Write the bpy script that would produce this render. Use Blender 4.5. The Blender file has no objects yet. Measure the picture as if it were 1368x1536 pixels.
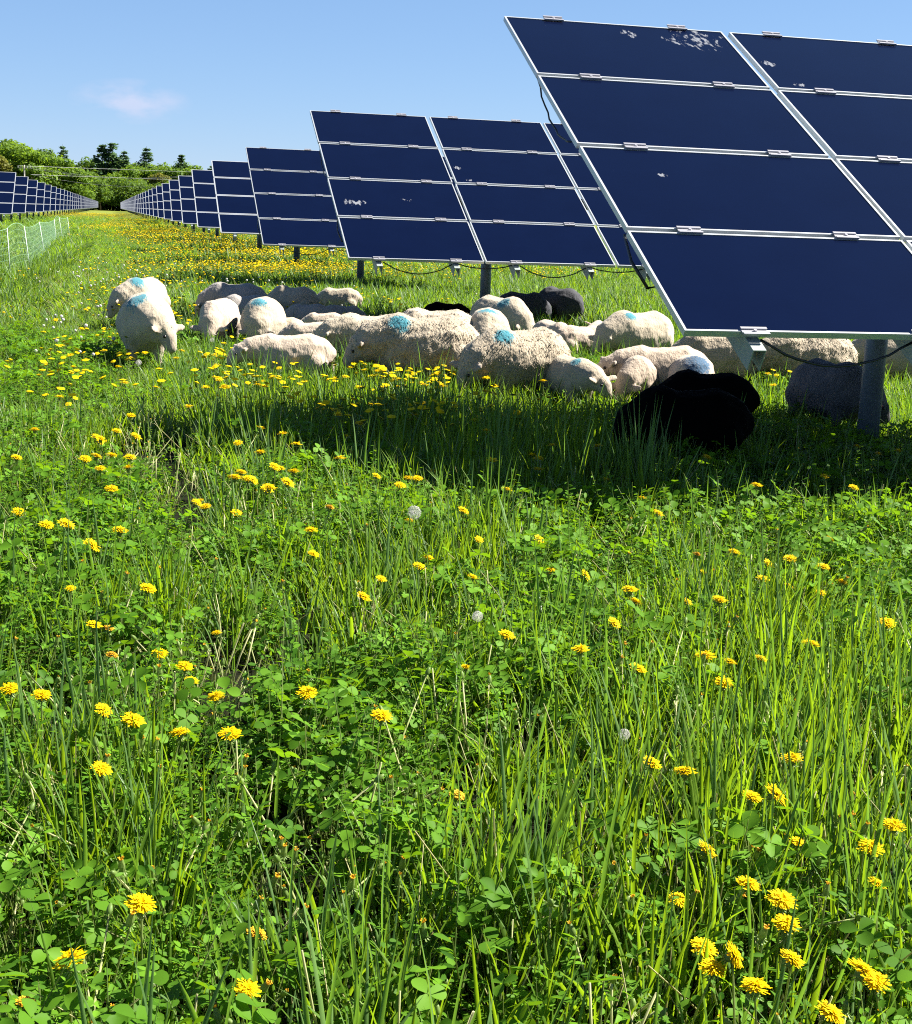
import bpy, bmesh, math, random
import numpy as np
from mathutils import Vector, Matrix, noise, Euler

random.seed(7)
RNG = np.random.default_rng(11)
sc = bpy.context.scene
COL = sc.collection
R = math.radians

# ------------------------------------------------------------------ camera geometry (solved from the panel corners)
F_PX, PITCH, ROLL, CAM_H = 2093.0, 0.207, 0.036, 1.55
_cp, _sp = math.cos(PITCH), math.sin(PITCH)
_F = np.array([0, _cp, -_sp]); _U = np.array([0, _sp, _cp]); _R = np.array([1.0, 0, 0])
_cr, _sr = math.cos(ROLL), math.sin(ROLL)
CAM_R = _cr * _R + _sr * _U
CAM_U = -_sr * _R + _cr * _U


def at(px, py, z=0.0):
    """point of height z seen at photo pixel (px, py)"""
    r = CAM_R * ((px - 684) / F_PX) - CAM_U * ((py - 768) / F_PX) + _F
    t = (z - CAM_H) / r[2]
    return Vector((r[0] * t, r[1] * t, z))


def at_depth(px, py, depth):
    r = CAM_R * ((px - 684) / F_PX) - CAM_U * ((py - 768) / F_PX) + _F
    t = depth / r[1]
    return Vector((r[0] * t, depth, CAM_H + r[2] * t))


def to_px(P):
    P = np.atleast_2d(np.asarray(P, float)) - np.array([0, 0, CAM_H])
    zc = P @ _F
    return np.stack([684 + F_PX * (P @ CAM_R) / zc, 768 - F_PX * (P @ CAM_U) / zc], 1)


cam_d = bpy.data.cameras.new('camera')
cam = bpy.data.objects.new('camera', cam_d)
COL.objects.link(cam)
cam.matrix_world = Matrix(((CAM_R[0], CAM_U[0], -_F[0], 0), (CAM_R[1], CAM_U[1], -_F[1], 0),
                           (CAM_R[2], CAM_U[2], -_F[2], CAM_H), (0, 0, 0, 1)))
cam_d.sensor_fit = 'HORIZONTAL'
cam_d.sensor_width = 36
cam_d.lens = F_PX / 1368 * 36
cam_d.clip_start = 0.05
cam_d.clip_end = 5000
sc.camera = cam

# ------------------------------------------------------------------ light
SUN_EL, SUN_AZ = 45.0, 16.0          # azimuth measured from +x towards +y
S = Vector((math.cos(R(SUN_EL)) * math.cos(R(SUN_AZ)), math.cos(R(SUN_EL)) * math.sin(R(SUN_AZ)), math.sin(R(SUN_EL))))
sun_d = bpy.data.lights.new('sun', 'SUN')
sun_d.energy = 4.8
sun_d.angle = R(0.53)
sun_d.color = (1.0, 0.94, 0.83)
sun = bpy.data.objects.new('sun', sun_d)
sun.rotation_euler = S.to_track_quat('Z', 'Y').to_euler()
COL.objects.link(sun)

w = bpy.data.worlds.new('World'); sc.world = w; w.use_nodes = True
nt = w.node_tree; nt.nodes.clear()
N = nt.nodes.new; Lk = nt.links.new
out = N('ShaderNodeOutputWorld'); bg = N('ShaderNodeBackground'); sky = N('ShaderNodeTexSky')
sky.sky_type = 'NISHITA'; sky.sun_disc = False
sky.sun_elevation = R(SUN_EL); sky.sun_rotation = R(90 - SUN_AZ)
sky.altitude = 300; sky.air_density = 1.0; sky.dust_density = 0.0; sky.ozone_density = 4.0
bg.inputs['Strength'].default_value = 0.05
# one small wispy cloud, placed by direction
cdir = (at_depth(196, 152, 100) - Vector((0, 0, CAM_H))).normalized()
tc = N('ShaderNodeTexCoord')
right = Vector((cdir.y, -cdir.x, 0)).normalized(); up = right.cross(cdir).normalized()


def dotn(v, vec):
    n = N('ShaderNodeVectorMath'); n.operation = 'DOT_PRODUCT'; Lk(v, n.inputs[0]); n.inputs[1].default_value = vec
    return n.outputs['Value']


def m(op, a, b=None, clamp=False, tree=None):
    n = (tree or nt).nodes.new('ShaderNodeMath'); n.operation = op; n.use_clamp = clamp
    for i, x in enumerate((a, b)):
        if x is None: continue
        if isinstance(x, (int, float)): n.inputs[i].default_value = x
        else: (tree or nt).links.new(x, n.inputs[i])
    return n.outputs[0]


dx = dotn(tc.outputs['Generated'], right); dy = dotn(tc.outputs['Generated'], up); dz = dotn(tc.outputs['Generated'], cdir)
e = m('ADD', m('POWER', m('ABSOLUTE', m('DIVIDE', dx, 0.042)), 2.0), m('POWER', m('ABSOLUTE', m('DIVIDE', dy, 0.0155)), 2.0))
mask = m('SUBTRACT', 1.0, e, True)
mp = N('ShaderNodeMapping'); mp.inputs['Scale'].default_value = (38, 38, 95); Lk(tc.outputs['Generated'], mp.inputs['Vector'])
nz = N('ShaderNodeTexNoise'); nz.inputs['Scale'].default_value = 1.0; nz.inputs['Detail'].default_value = 5.0; nz.inputs['Roughness'].default_value = 0.5
Lk(mp.outputs[0], nz.inputs['Vector'])
cl = m('MULTIPLY', m('MULTIPLY', m('SUBTRACT', nz.outputs[0], 0.36), 3.4, True), mask, True)
cl = m('MULTIPLY', m('MULTIPLY', cl, m('GREATER_THAN', dz, 0.5)), 0.8)
mx = N('ShaderNodeMix'); mx.data_type = 'RGBA'
tn = N('ShaderNodeMix'); tn.data_type = 'RGBA'; tn.inputs['Factor'].default_value = 0.5      # sky blended with an added plain blue, weaker overhead to cut the fill
dm = N('ShaderNodeVectorMath'); dm.operation = 'SCALE'; dm.inputs['Scale'].default_value = 0.68; Lk(sky.outputs[0], dm.inputs[0])
el = N('ShaderNodeSeparateXYZ'); Lk(tc.outputs['Generated'], el.inputs[0])
zf = N('ShaderNodeVectorMath'); zf.operation = 'SCALE'; zf.inputs[0].default_value = (1.45, 2.75, 5.4)
Lk(m('SUBTRACT', 1.06, m('MULTIPLY', m('MAXIMUM', el.outputs[2], 0.0), 1.0)), zf.inputs['Scale'])
Lk(dm.outputs[0], tn.inputs['A']); Lk(zf.outputs[0], tn.inputs['B'])
Lk(cl, mx.inputs['Factor']); Lk(tn.outputs['Result'], mx.inputs['A']); mx.inputs['B'].default_value = (3.5, 3.85, 5.0, 1)
Lk(mx.outputs['Result'], bg.inputs['Color']); Lk(bg.outputs[0], out.inputs[0])

sc.view_settings.view_transform = 'Standard'
sc.view_settings.look = 'None'
sc.view_settings.gamma = 1.0
sc.view_settings.use_curve_mapping = False
sc.view_settings.exposure = 1.95
cy = sc.cycles
cy.max_bounces = 4; cy.diffuse_bounces = 1; cy.glossy_bounces = 2; cy.transmission_bounces = 2; cy.transparent_max_bounces = 4
cy.use_denoising = False
cy.sample_clamp_indirect = 6.0
cy.filter_width = 1.1


# ------------------------------------------------------------------ helpers
def tag(o, label=None, cat=None, group=None, kind=None):
    if label: o['label'] = label
    if cat: o['category'] = cat
    if group: o['group'] = group
    if kind: o['kind'] = kind
    return o


def link(o, parent=None):
    COL.objects.link(o)
    if parent is not None: o.parent = parent
    return o


def empty(name, loc, rz=0.0):
    o = bpy.data.objects.new(name, None)
    o.empty_display_size = 0.1
    o.location = loc; o.rotation_euler = (0, 0, rz)
    return link(o)


def mesh_obj(name, verts, faces, mats, parent=None, fmat=None, smooth=False, add=True):
    me = bpy.data.meshes.new(name)
    me.from_pydata([tuple(v) for v in verts], [], faces)
    for mm in (mats if isinstance(mats, (list, tuple)) else [mats]): me.materials.append(mm)
    if fmat is not None: me.polygons.foreach_set('material_index', fmat)
    if smooth: me.polygons.foreach_set('use_smooth', [True] * len(faces))
    me.update()
    o = bpy.data.objects.new(name, me)
    if add: link(o, parent)
    return o


class MB:
    """collects verts / faces / per-face material index / per-vertex tint"""
    def __init__(s): s.v = []; s.f = []; s.m = []; s.t = []

    def add(s, vs, fs, mi=0, tint=0.5):
        b = len(s.v); s.v += [tuple(v) for v in vs]; s.f += [tuple(i + b for i in f) for f in fs]
        s.m += [mi] * len(fs); s.t += [tint] * len(vs)

    def box(s, c, sz, mi=0, rot=None):
        c = Vector(c); vs = []
        for x in (-.5, .5):
            for y in (-.5, .5):
                for z in (-.5, .5):
                    p = Vector((x * sz[0], y * sz[1], z * sz[2]))
                    vs.append(c + (rot @ p if rot is not None else p))
        s.add(vs, [(0, 1, 3, 2), (4, 6, 7, 5), (0, 4, 5, 1), (2, 3, 7, 6), (0, 2, 6, 4), (1, 5, 7, 3)], mi)

    def tube(s, pts, r, n=8, mi=0, cap=True, tint=0.5):
        pts = [Vector(p) for p in pts]
        rr = r if isinstance(r, (list, tuple)) else [r] * len(pts)
        vs = []; fs = []
        for i, p in enumerate(pts):
            d = (pts[min(i + 1, len(pts) - 1)] - pts[max(i - 1, 0)]).normalized()
            a = d.orthogonal().normalized() if abs(d.z) < 0.9 else d.cross(Vector((0, 1, 0))).normalized()
            b = d.cross(a)
            for k in range(n):
                th = 2 * math.pi * k / n
                vs.append(p + (a * math.cos(th) + b * math.sin(th)) * rr[i])
        for i in range(len(pts) - 1):
            for k in range(n):
                fs.append((i * n + k, i * n + (k + 1) % n, (i + 1) * n + (k + 1) % n, (i + 1) * n + k))
        if cap:
            fs.append(tuple(range(n - 1, -1, -1))); fs.append(tuple((len(pts) - 1) * n + k for k in range(n)))
        s.add(vs, fs, mi, tint)

    def build(s, name, mats, parent=None, smooth=False, add=True):
        o = mesh_obj(name, s.v, s.f, mats, parent, s.m, smooth, add)
        a = o.data.attributes.new('tint', 'FLOAT', 'POINT'); a.data.foreach_set('value', s.t)
        return o


def new_mat(name):
    mt = bpy.data.materials.new(name); mt.use_nodes = True
    t = mt.node_tree
    return mt, t, t.nodes['Principled BSDF'], t.nodes['Material Output']


def simple(name, col, rough=0.6, metal=0.0, spec=0.5, var=0.0, scale=20.0, bump=0.0):
    mt, t, p, o = new_mat(name)
    p.inputs['Base Color'].default_value = (*col, 1); p.inputs['Roughness'].default_value = rough
    p.inputs['Metallic'].default_value = metal; p.inputs['Specular IOR Level'].default_value = spec
    if var or bump:
        c = t.nodes.new('ShaderNodeTexCoord'); n = t.nodes.new('ShaderNodeTexNoise')
        n.inputs['Scale'].default_value = scale; n.inputs['Detail'].default_value = 5
        t.links.new(c.outputs['Object'], n.inputs['Vector'])
        if var:
            r = t.nodes.new('ShaderNodeMix'); r.data_type = 'RGBA'
            r.inputs['A'].default_value = (*[x * (1 - var) for x in col], 1)
            r.inputs['B'].default_value = (*[min(1, x * (1 + var)) for x in col], 1)
            t.links.new(n.outputs[0], r.inputs['Factor']); t.links.new(r.outputs['Result'], p.inputs['Base Color'])
        if bump:
            b = t.nodes.new('ShaderNodeBump'); b.inputs['Strength'].default_value = bump; b.inputs['Distance'].default_value = 0.01
            t.links.new(n.outputs[0], b.inputs['Height']); t.links.new(b.outputs[0], p.inputs['Normal'])
    return mt


def leaf_mat(name, dark, light, trans, tw=0.45, rough=0.45, spec=0.4):
    """leaf: reflecting + translucent, colour varies by the blade's tint and per plant"""
    mt, t, p, o = new_mat(name)
    at_ = t.nodes.new('ShaderNodeAttribute'); at_.attribute_name = 'tint'
    oi = t.nodes.new('ShaderNodeObjectInfo')
    f = m('ADD', m('MULTIPLY', at_.outputs['Fac'], 0.6, tree=t), m('MULTIPLY', oi.outputs['Random'], 0.4, tree=t), True, t)
    c1 = t.nodes.new('ShaderNodeMix'); c1.data_type = 'RGBA'
    c1.inputs['A'].default_value = (*dark, 1); c1.inputs['B'].default_value = (*light, 1); t.links.new(f, c1.inputs['Factor'])
    t.links.new(c1.outputs['Result'], p.inputs['Base Color'])
    p.inputs['Roughness'].default_value = rough; p.inputs['Specular IOR Level'].default_value = spec
    c2 = t.nodes.new('ShaderNodeMix'); c2.data_type = 'RGBA'
    c2.inputs['A'].default_value = (*[x * 0.65 for x in trans], 1); c2.inputs['B'].default_value = (*trans, 1); t.links.new(f, c2.inputs['Factor'])
    tr = t.nodes.new('ShaderNodeBsdfTranslucent'); t.links.new(c2.outputs['Result'], tr.inputs['Color'])
    ms = t.nodes.new('ShaderNodeMixShader'); ms.inputs[0].default_value = tw
    t.links.new(p.outputs[0], ms.inputs[1]); t.links.new(tr.outputs[0], ms.inputs[2]); t.links.new(ms.outputs[0], o.inputs[0])
    return mt


M = {}
M['grass'] = leaf_mat('grass_blade', (0.020, 0.065, 0.006), (0.14, 0.24, 0.022), (0.33, 0.52, 0.012), 0.46, 0.5, 0.22)
M['grass_blue'] = leaf_mat('blue_grass_blade', (0.03, 0.075, 0.022), (0.13, 0.23, 0.06), (0.22, 0.42, 0.03), 0.36, 0.42, 0.3)
M['straw'] = leaf_mat('dry_stalk', (0.32, 0.33, 0.12), (0.62, 0.58, 0.32), (0.55, 0.50, 0.20), 0.4, 0.6)
M['clover'] = leaf_mat('clover_leaf', (0.018, 0.068, 0.005), (0.12, 0.26, 0.018), (0.25, 0.48, 0.010), 0.34, 0.55, 0.08)
M['stem'] = leaf_mat('green_stem', (0.09, 0.16, 0.04), (0.24, 0.30, 0.10), (0.40, 0.48, 0.10), 0.42, 0.45)
M['petal'] = leaf_mat('dandelion_petal', (0.84, 0.55, 0.002), (0.90, 0.70, 0.004), (0.90, 0.63, 0.002), 0.4, 0.7, 0.1)
M['petal_old'] = leaf_mat('wilted_petal', (0.55, 0.27, 0.01), (0.70, 0.42, 0.02), (0.6, 0.3, 0.02), 0.3, 0.6, 0.2)
M['bract'] = leaf_mat('dandelion_bract', (0.12, 0.22, 0.04), (0.24, 0.33, 0.09), (0.34, 0.44, 0.10), 0.45, 0.5)
M['seed'] = leaf_mat('seed_fluff', (0.60, 0.59, 0.56), (0.75, 0.73, 0.70), (0.7, 0.68, 0.64), 0.4, 0.8, 0.1)
M['alu'] = simple('aluminium_frame', (0.48, 0.51, 0.55), 0.42, 0.55, 0.5)
M['clip'] = simple('aluminium_clip', (0.36, 0.36, 0.40), 0.4, 0.5)
M['steel'] = simple('galvanised_steel', (0.13, 0.16, 0.20), 0.5, 0.35, 0.5, 0.22, 14.0, 0.05)
M['rail'] = simple('rail_steel', (0.26, 0.30, 0.30), 0.55, 0.3, 0.5, 0.1, 9.0)
M['cable'] = simple('black_cable', (0.012, 0.012, 0.013), 0.45)
M['backsheet'] = simple('panel_back', (0.035, 0.036, 0.04), 0.5)
M['soil'] = simple('soil', (0.010, 0.009, 0.005), 0.95, 0, 0.1, 0.5, 8.0, 0.4)


def glass_mat(name, spots=None, seed=0.0):
    mt, t, p, o = new_mat(name)
    p.inputs['Roughness'].default_value = 0.16
    p.inputs['Specular IOR Level'].default_value = 0.11
    p.inputs['Specular Tint'].default_value = (0.55, 0.75, 1.0, 1)
    tcn = t.nodes.new('ShaderNodeTexCoord')
    n = t.nodes.new('ShaderNodeTexNoise'); n.inputs['Scale'].default_value = 900; n.inputs['Detail'].default_value = 2
    t.links.new(tcn.outputs['Object'], n.inputs['Vector'])
    n2 = t.nodes.new('ShaderNodeTexNoise'); n2.inputs['Scale'].default_value = 2.2; n2.inputs['Detail'].default_value = 4
    t.links.new(tcn.outputs['Object'], n2.inputs['Vector'])
    f = m('ADD', m('MULTIPLY', n.outputs[0], 0.6, tree=t), m('MULTIPLY', n2.outputs[0], 0.4, tree=t), True, t)
    c = t.nodes.new('ShaderNodeMix'); c.data_type = 'RGBA'
    c.inputs['A'].default_value = (0.0008, 0.0018, 0.011, 1); c.inputs['B'].default_value = (0.002, 0.0055, 0.026, 1)
    t.links.new(f, c.inputs['Factor'])
    base = c.outputs['Result']
    if spots:
        tot = None
        for (sx, sy, rx, ry, thr, scl) in spots:      # splashes of dried bird droppings at fixed places on the glass
            sp = t.nodes.new('ShaderNodeSeparateXYZ'); t.links.new(tcn.outputs['Object'], sp.inputs[0])
            ex = m('POWER', m('ABSOLUTE', m('DIVIDE', m('SUBTRACT', sp.outputs[0], sx, tree=t), rx, tree=t), tree=t), 2.0, tree=t)
            ey = m('POWER', m('ABSOLUTE', m('DIVIDE', m('SUBTRACT', sp.outputs[1], sy, tree=t), ry, tree=t), tree=t), 2.0, tree=t)
            mk = m('SUBTRACT', 1.0, m('ADD', ex, ey, tree=t), True, t)
            v = t.nodes.new('ShaderNodeTexNoise'); v.inputs['Scale'].default_value = scl; v.inputs['Detail'].default_value = 3
            v.inputs['Roughness'].default_value = 0.6
            mv = t.nodes.new('ShaderNodeMapping'); mv.inputs['Scale'].default_value = (1.0, 0.42, 1.0); mv.inputs['Rotation'].default_value = (0, 0, 0.35); t.links.new(tcn.outputs['Object'], mv.inputs['Vector']); t.links.new(mv.outputs[0], v.inputs['Vector'])
            s_ = m('MULTIPLY', m('SUBTRACT', m('ADD', v.outputs[0], m('MULTIPLY', mk, 0.22, tree=t), tree=t), thr, tree=t), 9.0, True, t)
            s_ = m('MULTIPLY', s_, m('MULTIPLY', mk, 3.0, True, t), True, t)
            tot = s_ if tot is None else m('MAXIMUM', tot, s_, tree=t)
        c2 = t.nodes.new('ShaderNodeMix'); c2.data_type = 'RGBA'
        t.links.new(m('MULTIPLY', tot, 0.42, tree=t), c2.inputs['Factor']); t.links.new(base, c2.inputs['A']); c2.inputs['B'].default_value = (0.42, 0.44, 0.48, 1)
        base = c2.outputs['Result']
    t.links.new(base, p.inputs['Base Color'])
    return mt


M['glass'] = glass_mat('panel_glass')
# local module coordinates: x along the long side 0..1.65, y down the slope 0..-0.992 (negative)
M['glass_a'] = glass_mat('panel_glass_spattered', [(1.40, -0.16, 0.26, 0.28, 0.70, 26), (0.88, -0.16, 0.10, 0.10, 0.68, 30), (1.20, -0.22, 0.10, 0.16, 0.72, 28)])
M['glass_b'] = glass_mat('panel_glass_smeared', [(0.25, -0.62, 0.20, 0.10, 0.66, 24), (0.95, -0.5, 0.08, 0.06, 0.70, 30)])
M['glass_c'] = glass_mat('panel_glass_spotted', [(0.10, -0.55, 0.06, 0.06, 0.62, 40), (0.20, -0.9, 0.06, 0.05, 0.66, 30)])
M['glass_d'] = glass_mat('panel_glass_dotted', [(0.42, -0.33, 0.035, 0.03, 0.60, 40)])

# ------------------------------------------------------------------ ground
def ground():
    nx, ny = 90, 140
    xs = np.sinh(np.linspace(-6.2, 6.2, nx)) * 4.0
    ys = -30 + np.sinh(np.linspace(0, 5.0, ny)) * 22.0
    vs = []
    for y in ys:
        for x in xs:
            d = math.hypot(x, y)
            z = 0.03 * noise.noise((x * 0.8, y * 0.8, 3)) * min(1, 12 / (d + 1e-3)) - 0.01
            vs.append((x, y, z))
    fs = [(j * nx + i, j * nx + i + 1, (j + 1) * nx + i + 1, (j + 1) * nx + i) for j in range(ny - 1) for i in range(nx - 1)]
    mt, t, p, o = new_mat('meadow_ground')
    p.inputs['Roughness'].default_value = 0.95; p.inputs['Specular IOR Level'].default_value = 0.1
    g = t.nodes.new('ShaderNodeNewGeometry')
    n = t.nodes.new('ShaderNodeTexNoise'); n.inputs['Scale'].default_value = 0.35; n.inputs['Detail'].default_value = 8
    t.links.new(g.outputs['Position'], n.inputs['Vector'])
    sp = t.nodes.new('ShaderNodeSeparateXYZ'); t.links.new(g.outputs['Position'], sp.inputs[0])
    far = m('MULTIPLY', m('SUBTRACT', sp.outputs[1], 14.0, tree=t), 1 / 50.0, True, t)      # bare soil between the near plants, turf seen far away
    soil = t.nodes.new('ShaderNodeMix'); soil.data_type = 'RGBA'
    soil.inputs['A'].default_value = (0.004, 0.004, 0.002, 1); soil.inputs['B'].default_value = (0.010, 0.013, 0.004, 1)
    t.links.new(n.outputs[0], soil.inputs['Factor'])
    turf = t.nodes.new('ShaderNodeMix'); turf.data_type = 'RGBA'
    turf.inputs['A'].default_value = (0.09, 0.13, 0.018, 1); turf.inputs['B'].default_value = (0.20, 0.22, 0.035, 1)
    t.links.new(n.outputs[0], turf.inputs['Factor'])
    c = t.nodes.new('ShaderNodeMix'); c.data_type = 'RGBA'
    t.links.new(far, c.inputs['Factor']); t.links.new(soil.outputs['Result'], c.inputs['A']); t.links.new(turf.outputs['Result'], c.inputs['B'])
    t.links.new(c.outputs['Result'], p.inputs['Base Color'])
    o_ = mesh_obj('field', vs, fs, mt, smooth=True)
    tag(o_, 'flat meadow of grass, clover and dandelions', 'field', kind='structure')


ground()

# ------------------------------------------------------------------ solar tables
YAW, TILT = 0.243, 1.087
UH = Vector((math.cos(YAW), math.sin(YAW), 0))
NH = Vector((math.sin(YAW), -math.cos(YAW), 0))
DN = Vector((0, 0, -math.cos(TILT))) + NH * math.sin(TILT)          # down the slope
NRM = DN.cross(UH).normalized()
if NRM.z < 0: NRM = -NRM
MW, MH, GC, GR = 1.65, 0.992, 0.04, 0.038
P1 = Vector((0.215, 10.33, 1.408 + CAM_H))
STEP = Vector((-2.452, 9.85, 0))
SLOPE = 4 * MH + 3 * GR
ROTM = Matrix((UH, -DN, NRM)).transposed()      # local x along, y up the slope, z out of the glass


def frame_mesh():
    b = MB(); t_, d_ = 0.013, 0.034
    b.box((MW / 2, -t_ / 2, -d_ / 2), (MW, t_, d_)); b.box((MW / 2, -MH + t_ / 2, -d_ / 2), (MW, t_, d_))
    b.box((t_ / 2, -MH / 2, -d_ / 2), (t_, MH - 2 * t_, d_)); b.box((MW - t_ / 2, -MH / 2, -d_ / 2), (t_, MH - 2 * t_, d_))
    return b


def glass_mesh():
    b = MB(); b.box((MW / 2, -MH / 2, -0.012), (MW - 0.027, MH - 0.027, 0.014)); return b


FRAME_ME = frame_mesh().build('frame', M['alu'], add=False).data
GLASS_ME = {k: glass_mesh().build('glass', M[k], add=False).data for k in ('glass', 'glass_a', 'glass_b', 'glass_c', 'glass_d')}


def clip_mesh(half=0.06):
    b = MB()
    b.box((0, 0.024, 0.006), (0.14, 0.016, 0.010)); b.box((0, -0.024, 0.006), (0.14, 0.016, 0.010)); b.box((0, 0, -0.006), (0.136, 0.026, 0.018))
    b.tube([(0, 0, 0.002), (0, 0, 0.014)], 0.009, 6)
    return b


CLIP_ME = clip_mesh().build('clip', M['clip'], add=False).data
RX = (0.36, 1.30)


def rail_mesh():
    """C-shaped rail running down the slope behind the modules, cut square at the lower end"""
    b = MB(); L = SLOPE + 0.16
    b.box((0, -SLOPE / 2 - 0.03, -0.041), (0.07, L, 0.006)); b.box((-0.032, -SLOPE / 2 - 0.03, -0.10), (0.006, L, 0.112)); b.box((0.032, -SLOPE / 2 - 0.03, -0.10), (0.006, L, 0.112))
    return b


RAIL_ME = rail_mesh().build('rail', M['rail'], add=False).data
POST_U, POST_N = 2.2, 1.62


def child(name, me, parent, loc=(0, 0, 0), rot=None):
    o = bpy.data.objects.new(name, me); link(o, parent)
    o.location = loc
    if rot is not None: o.rotation_euler = rot
    return o


ROT_E = ROTM.to_euler()


def detailed_table(tl, label, first=False, second=False, cols=3):
    base = Vector((tl.x, tl.y, 0)) + UH * POST_U + NH * POST_N
    root = empty('solar_table', base)
    tag(root, label, 'solar panels', 'solar tables of the long row on the right')

    def loc(u, s, n=0.0):        # along, up-slope (negative is down), out of plane
        return tl + UH * u - DN * s + NRM * n - base
    for c in range(cols):
        for r in range(4):
            jx = random.uniform(-0.006, 0.006) + (0.012 * (1.5 - r) if c else 0)
            mo = bpy.data.objects.new('module', FRAME_ME); link(mo, root)
            mo.location = loc(c * (MW + GC) + jx, -r * (MH + GR)); mo.rotation_euler = ROT_E
            g = 'glass'
            if first and (c, r) == (0, 0): g = 'glass_a'
            elif first and (c, r) == (1, 0): g = 'glass_c'
            elif first and (c, r) == (0, 2): g = 'glass_d'
            elif second and (c, r) == (0, 2): g = 'glass_b'
            elif second and (c, r) == (1, 1): g = 'glass_c'
            child('glass', GLASS_ME[g], mo)
        for rx in RX:
            ra = child('rail', RAIL_ME, root, loc(c * (MW + GC) + rx, 0.0), ROT_E)
            for r in range(5):
                y = -r * (MH + GR) + GR / 2
                if r == 0: y = 0.004
                if r == 4: y += 0.012
                child('clip', CLIP_ME, root, loc(c * (MW + GC) + rx, y, 0.001), ROT_E)
    W_ = cols * MW + (cols - 1) * GC
    b = MB(); b.tube([loc(0.75, -SLOPE / 2, -0.235), loc(W_ - 0.75, -SLOPE / 2, -0.235)], 0.075, 14); b.build('torque_tube', M['steel'], root, True)
    b = MB(); top = loc(POST_U, -SLOPE / 2, -0.32).z
    b.tube([(0, 0, -0.1), (0, 0, top)], 0.072, 20); b.tube([(0, 0, top - 0.06), (0, 0, top + 0.01)], 0.115, 20)
    b.build('post', M['steel'], root, True)
    # cables slung below the lower edge
    def cable(pts, r):
        b = MB(); b.tube(pts, r, 6); b.build('cable', M['cable'], root, True)

    def sag(a, c_, s_, r=0.007):
        pts = []
        for i in range(13):
            q = i / 12; p_ = a.lerp(c_, q); p_ = p_ - Vector((0, 0, s_ * 4 * q * (1 - q))) + Vector((0.006 * math.sin(i * 2.1), 0.006 * math.cos(i * 1.7), 0)); pts.append(p_)
        cable(pts, r)
    for c in range(cols):
        x0 = c * (MW + GC)
        sag(loc(x0 + 0.42, -SLOPE + 0.02, -0.06), loc(x0 + 1.28, -SLOPE + 0.03, -0.06), 0.13)
        if c < cols - 1: sag(loc(x0 + 1.33, -SLOPE + 0.05, -0.07), loc(x0 + MW + GC + 0.34, -SLOPE + 0.05, -0.07), 0.05)
    sag(loc(0.02, -0.95, -0.05), loc(0.0, -1.9, -0.05), 0.10, 0.006)
    cable([loc(-0.0, -3.05, -0.05), loc(-0.03, -3.3, -0.07), loc(0.0, -3.52, -0.1), loc(0.06, -3.56, -0.06)], 0.009)
    return root


def simple_block():
    """one-piece far table (module grid, post) for copies a few pixels across"""
    b = MB(); W_ = 3 * MW + 2 * GC
    return b


def far_meshes():
    g = MB(); f = MB()

    def P(u, s, n): return UH * u - DN * s + NRM * n
    rot = ROTM
    for c in range(3):
        for r in range(4):
            o = P(c * (MW + GC) + MW / 2, -r * (MH + GR) - MH / 2, -0.012)
            g.box(o, (MW - 0.03, MH - 0.03, 0.014), 0, rot)
            x0 = c * (MW + GC); y0 = -r * (MH + GR)
            f.box(P(x0 + MW / 2, y0 - 0.008, -0.017), (MW, 0.03, 0.034), 0, rot); f.box(P(x0 + MW / 2, y0 - MH + 0.008, -0.017), (MW, 0.03, 0.034), 0, rot)
            f.box(P(x0 + 0.008, y0 - MH / 2, -0.017), (0.03, MH - 0.06, 0.034), 0, rot); f.box(P(x0 + MW - 0.008, y0 - MH / 2, -0.017), (0.03, MH - 0.06, 0.034), 0, rot)
    return g, f


_g, _f = far_meshes()
FAR_GLASS = _g.build('glass', M['glass'], add=False).data
FAR_FRAME = _f.build('frame', M['alu'], add=False).data
_b = MB(); _b.tube([(0, 0, -0.1), (0, 0, 1.75)], 0.085, 10)
FAR_POST = _b.build('post', M['steel'], add=False, smooth=True).data
_b = MB()
for _c in range(3):
    for _x in RX:
        _o = UH * (_c * (MW + GC) + _x) + DN * (SLOPE / 2 + 0.03) - NRM * 0.1
        _b.box(_o, (0.07, SLOPE + 0.16, 0.12), 0, ROTM)
_b.tube([UH * 0.15 + DN * SLOPE / 2 - NRM * 0.235, UH * 4.9 + DN * SLOPE / 2 - NRM * 0.235], 0.075, 8)
FAR_RACK = _b.build('rack', M['rail'], add=False).data


def far_table(tl, label, group):
    base = Vector((tl.x, tl.y, 0)) + UH * POST_U + NH * POST_N
    root = empty('solar_table', base)
    tag(root, label, 'solar panels', group)
    off = tl - base
    for nm, me in (('panel_glass', FAR_GLASS), ('panel_frame', FAR_FRAME), ('rack', FAR_RACK)):
        child(nm, me, root, off)
    child('post', FAR_POST, root)
    return root


ORD = ['nearest', 'second', 'third', 'fourth', 'fifth', 'sixth', 'seventh', 'eighth', 'ninth', 'tenth', 'eleventh', 'twelfth']
detailed_table(P1, 'largest solar table with splashed glass, cut off by the right edge, above the black sheep', first=True)
detailed_table(P1 + STEP, 'second solar table in the right row, standing over the middle of the flock', second=True)
detailed_table(P1 + STEP * 2 + Vector((0.03, 0, -0.10)), 'third solar table in the right row, behind the shaded sheep')
for k in range(3, 46):
    if k < 12: lab = '%s solar table from the near end of the right hand row' % ORD[k]
    else: lab = 'tiny far solar table in the right hand row where it shrinks towards the wood'
    far_table(P1 + STEP * k + Vector((0, 0, -0.06)), lab, 'solar tables of the long row on the right')
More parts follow.
